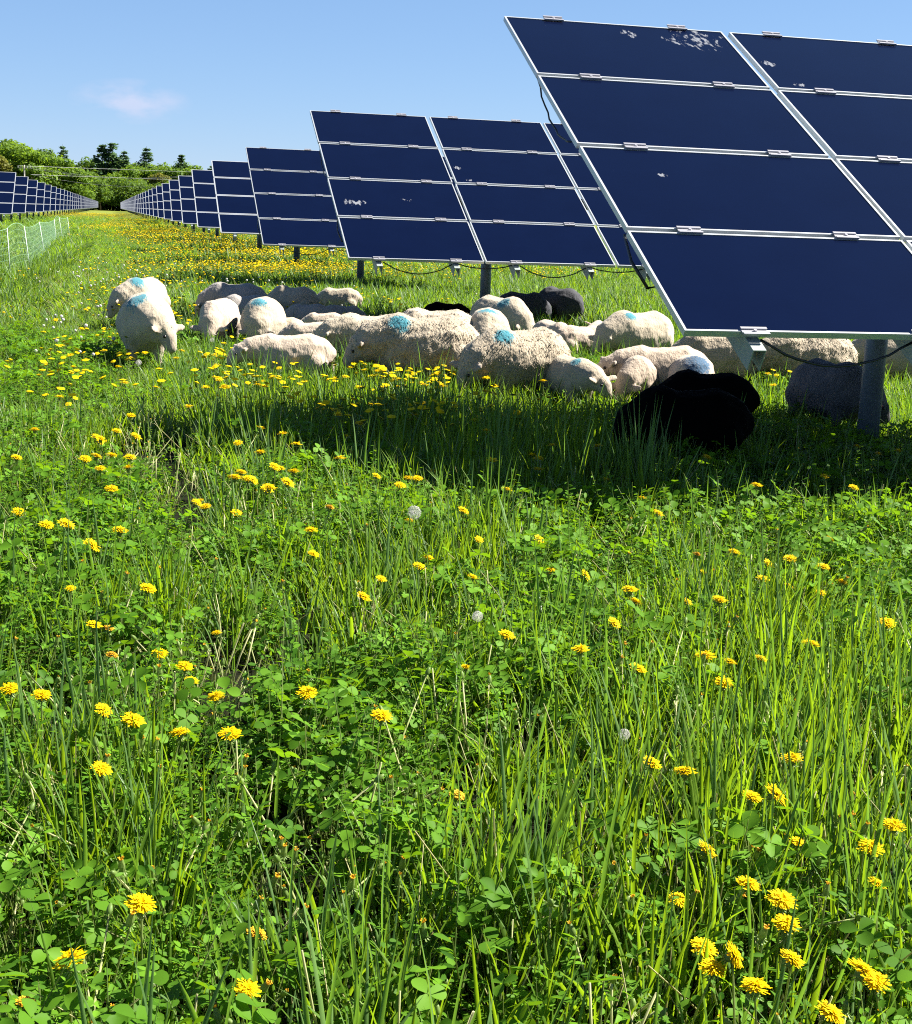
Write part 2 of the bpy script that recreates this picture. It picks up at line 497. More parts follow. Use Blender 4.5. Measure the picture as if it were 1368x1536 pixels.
# the row on the left of the grass lane: its right ends show
W3 = 3 * MW + 2 * GC
TR0 = at_depth(24, 256, 67.6); TR0.z = P1.z
for k in range(-1, 42):
    tl = TR0 - UH * W3 + STEP * k
    if k < 0: lab = 'solar table whose corner just shows at the left edge of the photo'
    elif k < 8: lab = '%s solar table from the left in the far row beyond the net fence' % ['first', 'second', 'third', 'fourth', 'fifth', 'sixth', 'seventh', 'eighth'][k]
    else: lab = 'tiny far solar table in the left hand row where it shrinks towards the wood'
    far_table(tl, lab, 'solar tables of the row on the left')


# ------------------------------------------------------------------ sheep
def wool_mat(name, wool, skin, rough=0.9, bump=0.45, dirt=0.25, markcol=(0.008, 0.16, 0.22)):
    mt, t, p, o = new_mat(name)
    c = t.nodes.new('ShaderNodeTexCoord')
    n1 = t.nodes.new('ShaderNodeTexNoise'); n1.inputs['Scale'].default_value = 7; n1.inputs['Detail'].default_value = 6; t.links.new(c.outputs['Object'], n1.inputs['Vector'])
    n2 = t.nodes.new('ShaderNodeTexNoise'); n2.inputs['Scale'].default_value = 58; n2.inputs['Detail'].default_value = 5
    mpp = t.nodes.new('ShaderNodeMapping'); mpp.inputs['Scale'].default_value = (1.0, 1.0, 0.42); t.links.new(c.outputs['Object'], mpp.inputs['Vector']); t.links.new(mpp.outputs[0], n2.inputs['Vector'])
    w_ = t.nodes.new('ShaderNodeMix'); w_.data_type = 'RGBA'
    w_.inputs['A'].default_value = (*[x * (1 - dirt) for x in wool], 1); w_.inputs['B'].default_value = (*[min(0.9, x * (1 + dirt * 0.6)) for x in wool], 1)
    t.links.new(n1.outputs[0], w_.inputs['Factor'])
    a = t.nodes.new('ShaderNodeAttribute'); a.attribute_name = 'face'
    f_ = t.nodes.new('ShaderNodeMix'); f_.data_type = 'RGBA'; t.links.new(a.outputs['Fac'], f_.inputs['Factor'])
    t.links.new(w_.outputs['Result'], f_.inputs['A']); f_.inputs['B'].default_value = (*skin, 1)
    a2 = t.nodes.new('ShaderNodeAttribute'); a2.attribute_name = 'mark'
    mk = m('MULTIPLY', m('SUBTRACT', m('ADD', a2.outputs['Fac'], m('MULTIPLY', m('SUBTRACT', n2.outputs[0], 0.5, tree=t), 1.7, tree=t), tree=t), 0.42, tree=t), 2.2, True, t)
    mk = m('MULTIPLY', mk, m('MULTIPLY', a2.outputs['Fac'], 4.0, True, t), True, t)
    b_ = t.nodes.new('ShaderNodeMix'); b_.data_type = 'RGBA'; t.links.new(m('MULTIPLY', mk, 0.92, tree=t), b_.inputs['Factor'])
    t.links.new(f_.outputs['Result'], b_.inputs['A']); b_.inputs['B'].default_value = (*markcol, 1)
    t.links.new(b_.outputs['Result'], p.inputs['Base Color'])
    p.inputs['Roughness'].default_value = rough; p.inputs['Specular IOR Level'].default_value = 0.15 if wool[0] > 0.02 else 0.03
    p.inputs['Sheen Weight'].default_value = 0.12 if wool[0] > 0.2 else 0.0; p.inputs['Sheen Roughness'].default_value = 0.5
    bp = t.nodes.new('ShaderNodeBump'); bp.inputs['Strength'].default_value = bump; bp.inputs['Distance'].default_value = 0.018
    t.links.new(m('ADD', n2.outputs[0], m('MULTIPLY', n1.outputs[0], 0.6, tree=t), tree=t), bp.inputs['Height']); t.links.new(bp.outputs[0], p.inputs['Normal'])
    return mt


M['wool'] = wool_mat('cream_wool', (0.40, 0.342, 0.262), (0.34, 0.285, 0.23))
M['wool_lamb'] = wool_mat('lamb_wool', (0.43, 0.352, 0.280), (0.39, 0.32, 0.265), dirt=0.12)
M['wool_curly'] = wool_mat('curly_cream_wool', (0.37, 0.312, 0.235), (0.30, 0.25, 0.205), bump=0.95)
M['wool_light_grey'] = wool_mat('light_grey_wool', (0.115, 0.115, 0.125), (0.06, 0.06, 0.065), bump=0.9)
M['wool_shaded'] = wool_mat('shaded_cream_wool', (0.27, 0.25, 0.235), (0.27, 0.245, 0.22))  # cream wool darkened: the panels' shade is put into its colour
M['wool_grey'] = wool_mat('grey_wool', (0.060, 0.062, 0.072), (0.04, 0.04, 0.045))
M['wool_black'] = wool_mat('black_wool', (0.0018, 0.0018, 0.002), (0.002, 0.002, 0.002))
M['wool_blue'] = wool_mat('lamb_wool_dark_blue', (0.43, 0.352, 0.280), (0.39, 0.32, 0.265), dirt=0.12, markcol=(0.010, 0.07, 0.15))
M['eye'] = simple('sheep_eye', (0.01, 0.008, 0.006), 0.2)
M['tag_o'] = simple('orange_ear_tag', (0.75, 0.16, 0.05), 0.5)
M['tag_r'] = simple('red_ear_tag', (0.65, 0.03, 0.03), 0.5)

_ico = bmesh.new(); bmesh.ops.create_icosphere(_ico, subdivisions=2, radius=1.0)
ICO_V = np.array([v.co[:] for v in _ico.verts]); ICO_F = [tuple(v.index for v in f.verts) for f in _ico.faces]; _ico.free()


def blob_add(VS, FS, c, r, rot=None):
    v = ICO_V * np.array(r)
    if rot is not None: v = v @ np.array(rot.to_3x3()).T
    b = sum(len(x) for x in VS); VS.append(v + np.array(c)); FS.extend([(f[0] + b, f[1] + b, f[2] + b) for f in ICO_F])


def lerp(a, b, t): return a + (b - a) * t


def chain(VS, FS, pts, rs, step=0.35):
    for i in range(len(pts) - 1):
        a, b = Vector(pts[i]), Vector(pts[i + 1]); L = (b - a).length
        n = max(1, int(L / (step * max(0.02, min(np.mean(rs[i]), np.mean(rs[i + 1]))))))
        for k in range(n + (i == len(pts) - 2)):
            q = k / n; r = np.array(rs[i], float) * (1 - q) + np.array(rs[i + 1], float) * q
            if r.ndim == 0: r = np.array([r, r, r])
            blob_add(VS, FS, a.lerp(b, q), r)


def sheep(label, px, ytop, head, s, kind, mat, np_=-48, ny=0.0, hp=-62, mark=None, eartag=None, group='flock of sheep under the solar panels', dxy=(0, 0), fat=1.0):
    lamb = kind == 'lamb'
    k_w = (0.84 if lamb else 1.0) * fat
    VS, FS = [], []
    # trunk
    kx = 0.72
    st = [(-0.54, 0.47, 0.09, 0.12), (-0.47, 0.475, 0.18, 0.20), (-0.30, 0.475, 0.25, 0.255), (-0.05, 0.445, 0.27, 0.26),
          (0.18, 0.445, 0.245, 0.25), (0.34, 0.455, 0.20, 0.22), (0.46, 0.46, 0.13, 0.16)]
    for i in range(len(st) - 1):
        for k in range(5):
            q = k / 5; a = [lerp(st[i][j], st[i + 1][j], q) for j in range(4)]
            blob_add(VS, FS, (a[0] * kx, 0, a[1] + (0.02 if lamb else 0.0)), (0.12, a[2] * k_w, a[3] * (0.86 if lamb else 1.0)))
    # neck and head
    yw = R(ny)
    def dirv(p): return Vector((math.cos(R(p)) * math.cos(yw), math.cos(R(p)) * math.sin(yw), math.sin(R(p))))
    Nb = Vector((0.26, 0, 0.53)); nl = 0.265 if not lamb else 0.255
    poll = Nb + dirv(np_) * nl; hd = dirv(hp); muz = poll + hd * (0.140 if not lamb else 0.128)
    chain(VS, FS, [Nb - Vector((0.06, 0, 0)), Nb + dirv(np_ + 4) * nl * 0.5, poll - dirv(np_) * 0.05], [0.205 * k_w, 0.17 * k_w, 0.132 if not lamb else 0.115])
    hs = 1.10 if lamb else 1.0
    lat = hd.cross(Vector((0, 0, 1)))
    lat = lat.normalized() if lat.length > 0.05 else Vector((-math.sin(yw), math.cos(yw), 0))
    hup = lat.cross(hd).normalized()
    chain(VS, FS, [poll - hd * 0.01, poll + hd * 0.05 + hup * 0.008, poll + hd * 0.10 - hup * 0.004, muz - hup * 0.012], [0.086 * hs, 0.079 * hs, 0.066 * hs, 0.056 * hs])
    for sg in (-1, 1):
        ec = poll + lat * sg * 0.140 * hs + hup * 0.03 - hd * 0.02
        mt_ = Matrix((lat * sg, hd, hup)).transposed()
        mt_ = mt_ @ Matrix.Rotation(R(-20), 3, 'Y')
        blob_add(VS, FS, ec, (0.088 * hs, 0.042 * hs, 0.017), mt_)
    # legs
    stance = random.uniform(-0.05, 0.05)
    for sg in (-1, 1):
        o_ = stance * sg
        chain(VS, FS, [(0.20, sg * 0.11 * k_w, 0.40), (0.21 + o_ * .5, sg * 0.11 * k_w, 0.21), (0.20 + o_, sg * 0.105 * k_w, 0.05), (0.21 + o_, sg * 0.105 * k_w, 0.0)], [0.10, 0.044, 0.029, 0.034])
        chain(VS, FS, [(-0.26, sg * 0.12 * k_w, 0.40), (-0.23 - o_ * .4, sg * 0.125 * k_w, 0.29), (-0.32 - o_, sg * 0.115 * k_w, 0.19), (-0.29 - o_, sg * 0.115 * k_w, 0.05), (-0.28 - o_, sg * 0.115 * k_w, 0.0)], [0.14, 0.09, 0.040, 0.029, 0.034])
    chain(VS, FS, [(-0.39, 0, 0.56), (-0.44, 0, 0.48), (-0.45, 0, 0.32 if lamb else 0.40)], [0.055, 0.042, 0.03])
    me = bpy.data.meshes.new('tmp'); me.from_pydata(np.concatenate(VS).tolist(), [], FS)
    tmp = bpy.data.objects.new('tmp', me); COL.objects.link(tmp)
    rm = tmp.modifiers.new('r', 'REMESH'); rm.mode = 'VOXEL'; rm.voxel_size = 0.017
    sm = tmp.modifiers.new('s', 'SMOOTH'); sm.factor = 0.5; sm.iterations = 4
    dg = bpy.context.evaluated_depsgraph_get()
    body = bpy.data.meshes.new_from_object(tmp.evaluated_get(dg)); body.name = 'sheep'
    bpy.data.objects.remove(tmp); bpy.data.meshes.remove(me)
    nv = len(body.vertices)
    co = np.empty(nv * 3, np.float32); body.vertices.foreach_get('co', co); co = co.reshape(-1, 3)
    no = np.empty(nv * 3, np.float32); body.vertices.foreach_get('normal', no); no = no.reshape(-1, 3)
    # face mask: head beyond the poll, ears, lower legs
    pv = np.array(poll); hv = np.array(hd)
    tt = (co - pv) @ hv; dist = np.linalg.norm(co - pv - np.clip(tt, -0.02, 0.3)[:, None] * hv, axis=1)
    face = np.clip((tt - 0.015) / 0.05, 0, 1) * (dist < 0.14) * (co[:, 0] > 0.15)
    latv = np.array(lat); el = np.abs((co - pv) @ latv)
    near = np.linalg.norm(co - pv, axis=1)
    face = np.maximum(face, np.clip((el - 0.09) / 0.02, 0, 1) * (near < 0.25) * (np.abs(tt) < 0.06))
    face = np.maximum(face, np.clip((0.22 - co[:, 2]) / 0.05, 0, 1) * (co[:, 0] < 0.34))
    curl = 'curly' in label
    amp = (0.005 if lamb else (0.007 if curl else 0.005)) * (1 - face * 0.9)
    sd = random.random() * 50
    fr = 20 if not lamb else 22
    disp = np.array([noise.noise((x * fr + sd, y * fr, z * fr * 0.7)) + 0.55 * noise.noise((x * fr * 2.3, y * fr * 2.3 + sd, z * fr * 1.6)) + 1.5 * noise.noise((x * 5 + sd, y * 5, z * 4)) for x, y, z in co], np.float32)
    co = co + no * (disp * amp)[:, None]
    mk = np.zeros(nv, np.float32)
    if mark:
        mx_, my_, rr, w_ = mark      # place along the back, sideways, radius along, radius across
        d2 = ((co[:, 0] - mx_) / rr) ** 2 + ((co[:, 1] - my_) / w_) ** 2
        mk = np.clip(1.25 - d2, 0, 1) * np.clip((co[:, 2] - (0.50 if abs(my_) > .08 else 0.44)) / 0.06, 0, 1) if mark[0] > -0.4 else np.clip(1.25 - ((co[:, 2] - 0.63) / rr) ** 2 - ((co[:, 1] - my_) / w_) ** 2, 0, 1) * (co[:, 0] < -0.15)
    body.vertices.foreach_set('co', co.ravel())
    for nm, arr in (('face', face), ('mark', mk)):
        a = body.attributes.new(nm, 'FLOAT', 'POINT'); a.data.foreach_set('value', np.asarray(arr, np.float32))
    body.polygons.foreach_set('use_smooth', [True] * len(body.polygons))
    body.materials.clear(); body.materials.append(M[mat]); body.update()
    o = bpy.data.objects.new('sheep', body); link(o)
    pos = at(px, ytop, 0.72 * s)
    o.location = (pos.x + dxy[0], pos.y + dxy[1], 0); o.rotation_euler = (0, 0, R(head)); o.scale = (s, s, s)
    tag(o, label, 'sheep', group)
    # locks of wool standing off the fleece
    fb_v, fb_f, fb_m = [], [], []
    nl_ = int((0 if lamb else (6500 if curl else 2600)) * s * s)
    pick = np.where((face < 0.3) & (co[:, 2] > 0.22))[0]
    for i in RNG.choice(pick, min(nl_, len(pick)), False):
        c = Vector(co[i].tolist()); n_ = Vector(no[i].tolist()); L = (0.012 if lamb else (0.020 if curl else 0.014)) * random.uniform(.6, 1.3); r_ = (0.0036 if lamb else (0.0052 if curl else 0.004)) * random.uniform(.7, 1.3)
        d_ = (n_ * 0.30 + Vector((random.gauss(0, .2), random.gauss(0, .2), -0.55 + random.gauss(0, .25)))).normalized()
        x_ = d_.orthogonal().normalized(); y_ = d_.cross(x_); k0 = len(fb_v); c = c - n_ * 0.006
        for k in range(3): fb_v.append(c + (x_ * math.cos(k * 2.094) + y_ * math.sin(k * 2.094)) * r_)
        md_ = c + d_ * L * .6
        for k in range(3): fb_v.append(md_ + (x_ * math.cos(k * 2.094) + y_ * math.sin(k * 2.094)) * r_ * .7)
        fb_v.append(c + d_ * L + n_ * L * random.uniform(-.2, .2)); fb_m += [mk[i]] * 7
        for k in range(3):
            j = (k + 1) % 3; fb_f += [(k0 + k, k0 + j, k0 + 3 + j, k0 + 3 + k), (k0 + 3 + k, k0 + 3 + j, k0 + 6)]
    if fb_v:
      fo = mesh_obj('fleece', fb_v, fb_f, M[mat], o, None, True)
      a = fo.data.attributes.new('mark', 'FLOAT', 'POINT'); a.data.foreach_set('value', np.asarray(fb_m, np.float32))
    for sg in (-1, 1):
        b = MB(); c = poll + hd * 0.055 + lat * sg * 0.070 * hs + hup * 0.034
        VE, FE = [], []; blob_add(VE, FE, c, (0.014, 0.014, 0.014)); b.add(VE[0], FE)
        b.build('eye', M['eye'], o, True)
    if eartag:
        sg, mt_ = eartag
        b = MB(); c = poll + lat * sg * 0.155 * hs + hup * 0.035
        rot = Matrix((lat, hd, hup)).transposed()
        b.box(c + hup * 0.005, (0.05, 0.052, 0.006), 0, rot); b.tube([c - hup * 0.02, c + hup * 0.014], 0.007, 6)
        b.build('ear_tag', M[mt_], o)
    return o


W, LM, GY, BK = 'wool', 'wool_lamb', 'wool_grey', 'wool_black'
sheep('cream ewe grazing apart at far left front, with vivid blue mark on its back', 218, 440, 281, 1.06, 'ewe', W, -26, 48, -58, (0.27, -.06, .11, .11))
sheep('cream ewe behind the front left one, blue mark by its shoulder, head turned left', 214, 416, 258, .98, 'ewe', W, -30, -52, -58, (0.27, .05, .11, .11))
sheep('long grey shaded sheep at the back left with strips of light on its spine', 352, 424, 186, .90, 'ewe', 'wool_shaded', -40, 0, -64)
sheep('cream sheep with lit round back beyond the shaded sheep, left of the thin one', 440, 429, 165, .78, 'ewe', W, -46, 0, -66)
sheep('slim cream lamb at the back with its hind leg showing, right of the round back', 508, 430, 174, .72, 'lamb', W, -46, 0, -66)
sheep('half hidden shaded sheep squeezed between the long shaded sheep and the woolly rump', 368, 442, 210, .74, 'ewe', 'wool_shaded', -46, 0, -66)
sheep('white lamb grazing towards the camera with faint pale blue mark, left of the woolly ewe', 328, 446, 262, .88, 'lamb', LM, -48, 8, -68, (0.10, -0.14, .09, .07))
sheep('ewe with tufted wool seen head on, turquoise mark low on its shoulders', 394, 446, 270, .92, 'ewe', W, -52, 0, -70, (0.30, 0.0, .08, .12))
sheep('grey shaded lamb with one bright strip across its back', 462, 454, 186, .66, 'lamb', 'wool_shaded', -46, 0, -66)
sheep('dark shaded lamb facing right beside the slim cream lamb', 515, 456, 8, .62, 'lamb', 'wool_shaded', -46, 0, -66)
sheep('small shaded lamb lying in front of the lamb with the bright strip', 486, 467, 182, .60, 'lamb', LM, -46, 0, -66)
sheep('cream sheep with pale back squeezed between the tufted ewe and the tagged front lamb', 420, 474, 186, .62, 'lamb', W, -46, 0, -66)
sheep('pale pink lamb standing behind the lamb with the orange tag', 466, 480, 186, .68, 'lamb', LM, -46, 0, -66)
sheep('cream sheep facing left with its dark eyed face beside the big curly ewe', 554, 471, 186, .88, 'ewe', W, -14, 20, -50)
sheep('pink lamb in front of the flock grazing left with an orange ear tag', 434, 497, 190, .80, 'lamb', LM, -8, 12, -40, None, (1, 'tag_o'))
sheep('largest curly ewe with long fleece and blue mark on its shoulder, grazing left', 636, 472, 184, 1.05, 'ewe', 'wool_curly', -19, 8, -50, (0.20, 0.13, .11, .07))
sheep('cream ewe whose back shows just over the largest curly ewe', 655, 463, 178, .94, 'ewe', W, -46, 0, -66)
sheep('dark grey sheep mostly hidden behind the largest ewe, by its blue mark', 598, 477, 176, .74, 'ewe', GY, -46, 0, -66)
sheep('black lamb with humped back behind the largest ewe', 672, 452, 345, .70, 'lamb', BK, -36, 0, -60)
sheep('round ewe facing the camera with turquoise mark, in the middle of the flock', 732, 463, 268, .95, 'ewe', W, -54, 0, -70, (0.24, 0.0, .08, .13))
sheep('white ewe by the middle post turned to the right with pale turquoise mark', 752, 444, 312, .95, 'ewe', W, -44, 0, -66, (0.18, -.13, .12, .075))
sheep('cream ewe with turquoise mark, dark curly neck and grey face low in the dandelions', 780, 491, 210, .99, 'ewe', 'wool_curly', -34, 6, -60, (0.22, 0.12, .11, .07))
sheep('dark grey sheep behind the middle post', 785, 438, 345, .80, 'ewe', GY, -46, 0, -66)
sheep('dark grey sheep standing alone behind the flock, tail to the right', 840, 431, 130, .90, 'ewe', GY, -46, 0, -66)
sheep('cream lamb with curved back between the grey sheep and the turquoise marked ewe', 830, 479, 300, .72, 'lamb', LM, -46, 0, -66)
sheep('white faced lamb half in shade looking down right with faint blue on its crown', 856, 530, 300, .74, 'lamb', W, -16, 16, -46, (0.22, -.08, .08, .07))
sheep('small cream lamb with raised head looking left over its neighbour', 872, 486, 30, .70, 'lamb', LM, 34, 40, -10)
sheep('woolly white ewe with small turquoise mark facing left, nearest the large table corner', 958, 466, 212, .95, 'ewe', W, -34, 0, -58, (0.20, 0.12, .09, .06))
sheep('long pink lamb facing left with a red orange tag in its ear', 995, 515, 184, .86, 'lamb', LM, -8, 6, -42, None, (1, 'tag_o'))
sheep('lamb with sunlit pink rump and shaded dark front, left of the black ewe', 972, 528, 232, .76, 'lamb', LM, -46, 0, -66)
sheep('lamb seen from behind with a big dark blue mark on its rump', 1036, 528, 95, .80, 'lamb', 'wool_blue', -46, 0, -66, (-0.5, 0, .12, .16))
sheep('large black ewe in the shade of the panels, grazing left', 1032, 581, 184, .84, 'ewe', BK, -46, 0, -66)
sheep('second black sheep half hidden behind the large black ewe', 1064, 557, 168, .75, 'ewe', BK, -46, 0, -66)
sheep('cream sheep cut off by the corner of the large table', 1080, 497, 172, .88, 'ewe', 'wool_curly', -46, 0, -66)
sheep('cream curly sheep facing left under the large table with an orange tag', 1215, 497, 184, .93, 'ewe', 'wool_curly', -24, 6, -52, None, (1, 'tag_o'))
sheep('cream sheep behind the near post at the right edge', 1340, 498, 170, .88, 'ewe', W, -46, 0, -66)
sheep('dark grey sheep grazing behind the near post with a red tag', 1250, 541, 296, .85, 'ewe', 'wool_light_grey', -34, 50, -50, None, (1, 'tag_r'))

exec_veg = True

# ------------------------------------------------------------------ vegetation prototypes
PROTO = {}


def proto_collection(name, objs):
    c = bpy.data.collections.new(name)
    for o in objs: c.objects.link(o)
    PROTO[name] = c
    return c


def blade(b, base, h, wd, lean, az, twist=0.0, droop=1.0, mi=0, tint=0.5, seg=5, fold=0.35):
    """one grass blade: two strips meeting at a folded midrib, curving over"""
    d = Vector((math.cos(az), math.sin(az), 0)); side0 = Vector((-math.sin(az), math.cos(az), 0))
    vs = []; fs = []
    p = Vector(base); ang = lean * 0.25
    for i in range(seg + 1):
        q = i / seg
        th = az + twist * q
        side = Vector((-math.sin(th), math.cos(th), 0)); nd = Vector((math.cos(th), math.sin(th), 0))
        wq = wd * (0.75 + 0.5 * q) * (1 - q ** 2.6) if i < seg else 0.0002
        up_ = Vector((0, 0, 1)) * math.cos(ang) + d * math.sin(ang)
        off = (nd * math.cos(ang) - Vector((0, 0, 1)) * math.sin(ang)) * (-wq * fold)
        vs += [p + side * wq * 0.5, p + off, p - side * wq * 0.5]
        p = p + up_ * (h / seg); ang += lean * droop * (0.15 + 0.55 * q) * 2.2 / seg
    for i in range(seg):
        a = i * 3
        fs += [(a, a + 1, a + 4, a + 3), (a + 1, a + 2, a + 5, a + 4)]
    b.add(vs, fs, mi, tint)


def grass_tuft(seed, n, hmin, hmax, wd, spread=0.05, lean=(0.1, 1.15), mats=('grass', 'straw'), straw=0.06):
    rnd = random.Random(seed); b = MB()
    for i in range(n):
        a = rnd.uniform(0, 6.283); r = spread * math.sqrt(rnd.random())
        st_ = rnd.random() < straw
        h = rnd.uniform(hmin, hmax)
        if st_:
            z = Vector((math.cos(a) * r, math.sin(a) * r, -0.01)); t_ = Vector((rnd.gauss(0, .5), rnd.gauss(0, .5), 1)) * h * 0.6
            b.tube([z, z + t_ * 0.5 + Vector((rnd.gauss(0, .01), rnd.gauss(0, .01), 0)), z + t_], [0.0018, 0.0016, 0.0011], 4, 1, False, rnd.random())
        else:
            blade(b, (math.cos(a) * r, math.sin(a) * r, -0.01), h, wd * rnd.uniform(0.6, 1.3), rnd.uniform(*lean), a + rnd.uniform(-0.9, 0.9), rnd.uniform(-1.2, 1.2), rnd.uniform(0.5, 1.5), 0, rnd.random())
    return b.build('grass_tuft', [M[x] for x in mats], add=False, smooth=True)


def leaflet(b, c, d, nrm, L, wd, cup, mi, tint):
    """clover leaflet: rounded, slightly folded along its midrib"""
    side = nrm.cross(d).normalized()
    prof = [(0.0, 0.08), (0.3, 0.72), (0.62, 1.0), (0.88, 0.72), (1.0, 0.25)]
    vs = []; fs = []
    for q, w_ in prof:
        p = c + d * L * q - nrm * (0.10 * L * q * q)
        lift = nrm * (wd * 0.5 * w_ * cup)
        vs += [p + side * wd * 0.5 * w_ + lift, p, p - side * wd * 0.5 * w_ + lift]
    for i in range(len(prof) - 1):
        a = i * 3; fs += [(a, a + 1, a + 4, a + 3), (a + 1, a + 2, a + 5, a + 4)]
    b.add(vs, fs, mi, tint)


def clover_plant(seed, n, hmin, hmax, size, spread=0.07):
    rnd = random.Random(seed); b = MB()
    for i in range(n):
        a = rnd.uniform(0, 6.283); r = spread * math.sqrt(rnd.random())
        base = Vector((math.cos(a) * r * .5, math.sin(a) * r * .5, -0.01)); h = rnd.uniform(hmin, hmax)
        top = Vector((math.cos(a) * r * 1.3 + rnd.gauss(0, .01), math.sin(a) * r * 1.3 + rnd.gauss(0, .01), h))
        mid = base.lerp(top, 0.5) + Vector((0, 0, h * 0.12))
        b.tube([base, mid, top], [0.0013, 0.0012, 0.001], 3, 1, False, rnd.random())
        nrm = Vector((rnd.gauss(0.35, .42), rnd.gauss(0.05, .42), 1)).normalized()
        d0 = nrm.orthogonal().normalized(); q = Matrix.Rotation(rnd.uniform(0, 6.28), 3, nrm); d0 = q @ d0
        tn = rnd.random(); sz = size * rnd.uniform(0.65, 1.25); cup = rnd.uniform(-0.1, 0.45)
        for k in range(3):
            dd = Matrix.Rotation(k * 2.094 + rnd.uniform(-.12, .12), 3, nrm) @ d0
            nn = (nrm + dd * rnd.uniform(-.25, .15)).normalized(); dd = (dd - nn * dd.dot(nn)).normalized()
            leaflet(b, top + dd * 0.001, dd, nn, sz, sz * rnd.uniform(0.85, 1.0), cup, 0, min(1, max(0, tn + rnd.uniform(-.15, .15))))
    return b.build('clover_plant', [M['clover'], M['stem']], add=False, smooth=True)


def weed_plant(seed, n, hmin, hmax):
    """leafy stalk with small narrow leaves all the way up"""
    rnd = random.Random(seed); b = MB()
    for i in range(n):
        a = rnd.uniform(0, 6.283); base = Vector((math.cos(a) * .02, math.sin(a) * .02, -0.01)); h = rnd.uniform(hmin, hmax)
        ln = Vector((rnd.gauss(0, .25), rnd.gauss(0, .25), 1)); top = base + ln * h
        b.tube([base, base.lerp(top, .5) + Vector((rnd.gauss(0, .01), rnd.gauss(0, .01), 0)), top], [0.0016, 0.0013, 0.0008], 3, 1, False, rnd.random())
        for k in range(int(h / 0.014)):
            q = 0.2 + 0.8 * (k + rnd.random()) / (h / 0.014); p = base.lerp(top, min(1, q)); t2 = rnd.uniform(0, 6.28)
            d = Vector((math.cos(t2), math.sin(t2), rnd.uniform(-.1, .7))).normalized(); nn = Vector((rnd.gauss(0, .3), rnd.gauss(0, .3), 1)); nn = (nn - d * nn.dot(d)).normalized()
            L = rnd.uniform(.014, .028)
            leaflet(b, p, d, nn, L, L * 0.42, rnd.uniform(0, .5), 0, rnd.random())
    return b.build('leafy_weed', [M['clover'], M['stem']], add=False, smooth=True)


def rosette(seed):
    """toothed dandelion leaves"""
    rnd = random.Random(seed); b = MB()
    for i in range(rnd.randint(6, 9)):
        a = i * 0.9 + rnd.uniform(-.3, .3); L = rnd.uniform(.10, .19); el = rnd.uniform(0.5, 1.25)
        d = Vector((math.cos(a), math.sin(a), 0)); s_ = Vector((-math.sin(a), math.cos(a), 0)); vs = []; fs = []
        n = 9; p = Vector((0, 0, 0.0)); tn = rnd.random()
        for k in range(n + 1):
            q = k / n; wq = (0.010 + 0.028 * math.sin(min(1, q * 1.15) * math.pi * 0.62)) * (1.0 if k % 2 else 0.5)
            if k == n: wq = 0.002
            vs += [p + s_ * wq + Vector((0, 0, .3 * wq)), p, p - s_ * wq + Vector((0, 0, .3 * wq))]
            ee = el * (1 - q * 1.1); p = p + (d * math.cos(ee) + Vector((0, 0, 1)) * math.sin(ee)) * L / n
        for k in range(n):
            c = k * 3; fs += [(c, c + 1, c + 4, c + 3), (c + 1, c + 2, c + 5, c + 4)]
        b.add(vs, fs, 0, tn)
    return b.build('dandelion_rosette', [M['clover']], add=False, smooth=True)


def petal_ring(b, n, rin, rout, z, rise, rnd, wd, mi=0, c=Vector((0, 0, 0)), X=Vector((1, 0, 0)), Y=Vector((0, 1, 0)), Z=Vector((0, 0, 1))):
    for i in range(n):
        a = 6.283 * (i + rnd.uniform(-.3, .3)) / n; ro = rout * rnd.uniform(.78, 1.14); rs = rise + rnd.uniform(-.22, .22)
        d = X * math.cos(a) + Y * math.sin(a); s_ = -X * math.sin(a) + Y * math.cos(a)
        p0 = c + d * rin + Z * z; p1 = c + d * lerp(rin, ro, .6) + Z * (z + rs * (ro - rin) * .75); p2 = c + d * ro + Z * (z + rs * (ro - rin) * .8)
        w0 = wd
        b.add([p0 + s_ * w0 * .3, p0 - s_ * w0 * .3, p1 + s_ * w0 * .5, p1 - s_ * w0 * .5, p2 + s_ * w0 * .42, p2 - s_ * w0 * .42], [(0, 1, 3, 2), (2, 3, 5, 4)], mi, rnd.random())


def flower_head(seed, r=0.0225, old=False):
    rnd = random.Random(seed); b = MB()
    petal_ring(b, 46, .004, r, 0.000, .05, rnd, .0030)
    petal_ring(b, 38, .003, r * .84, 0.002, .25, rnd, .0027)
    petal_ring(b, 28, .002, r * .6, 0.004, .5, rnd, .0023)
    petal_ring(b, 14, .001, r * .32, 0.005, 1.0, rnd, .0026)
    # green cup and turned-down bracts
    vs = []; n = 10
    for zq, rq in ((-.016, .0035), (-.012, .0075), (-.003, .0085), (0.002, .007)):
        for k in range(n): vs.append((rq * math.cos(6.283 * k / n), rq * math.sin(6.283 * k / n), zq))
    fs = [(j * n + k, j * n + (k + 1) % n, (j + 1) * n + (k + 1) % n, (j + 1) * n + k) for j in range(3) for k in range(n)]
    b.add(vs, fs, 1, .5)
    petal_ring(b, 12, .006, .015, -.013, -.6, rnd, .003, 1)
    return b.build('flower_head', [M['petal_old' if old else 'petal'], M['bract']], add=False, smooth=False)


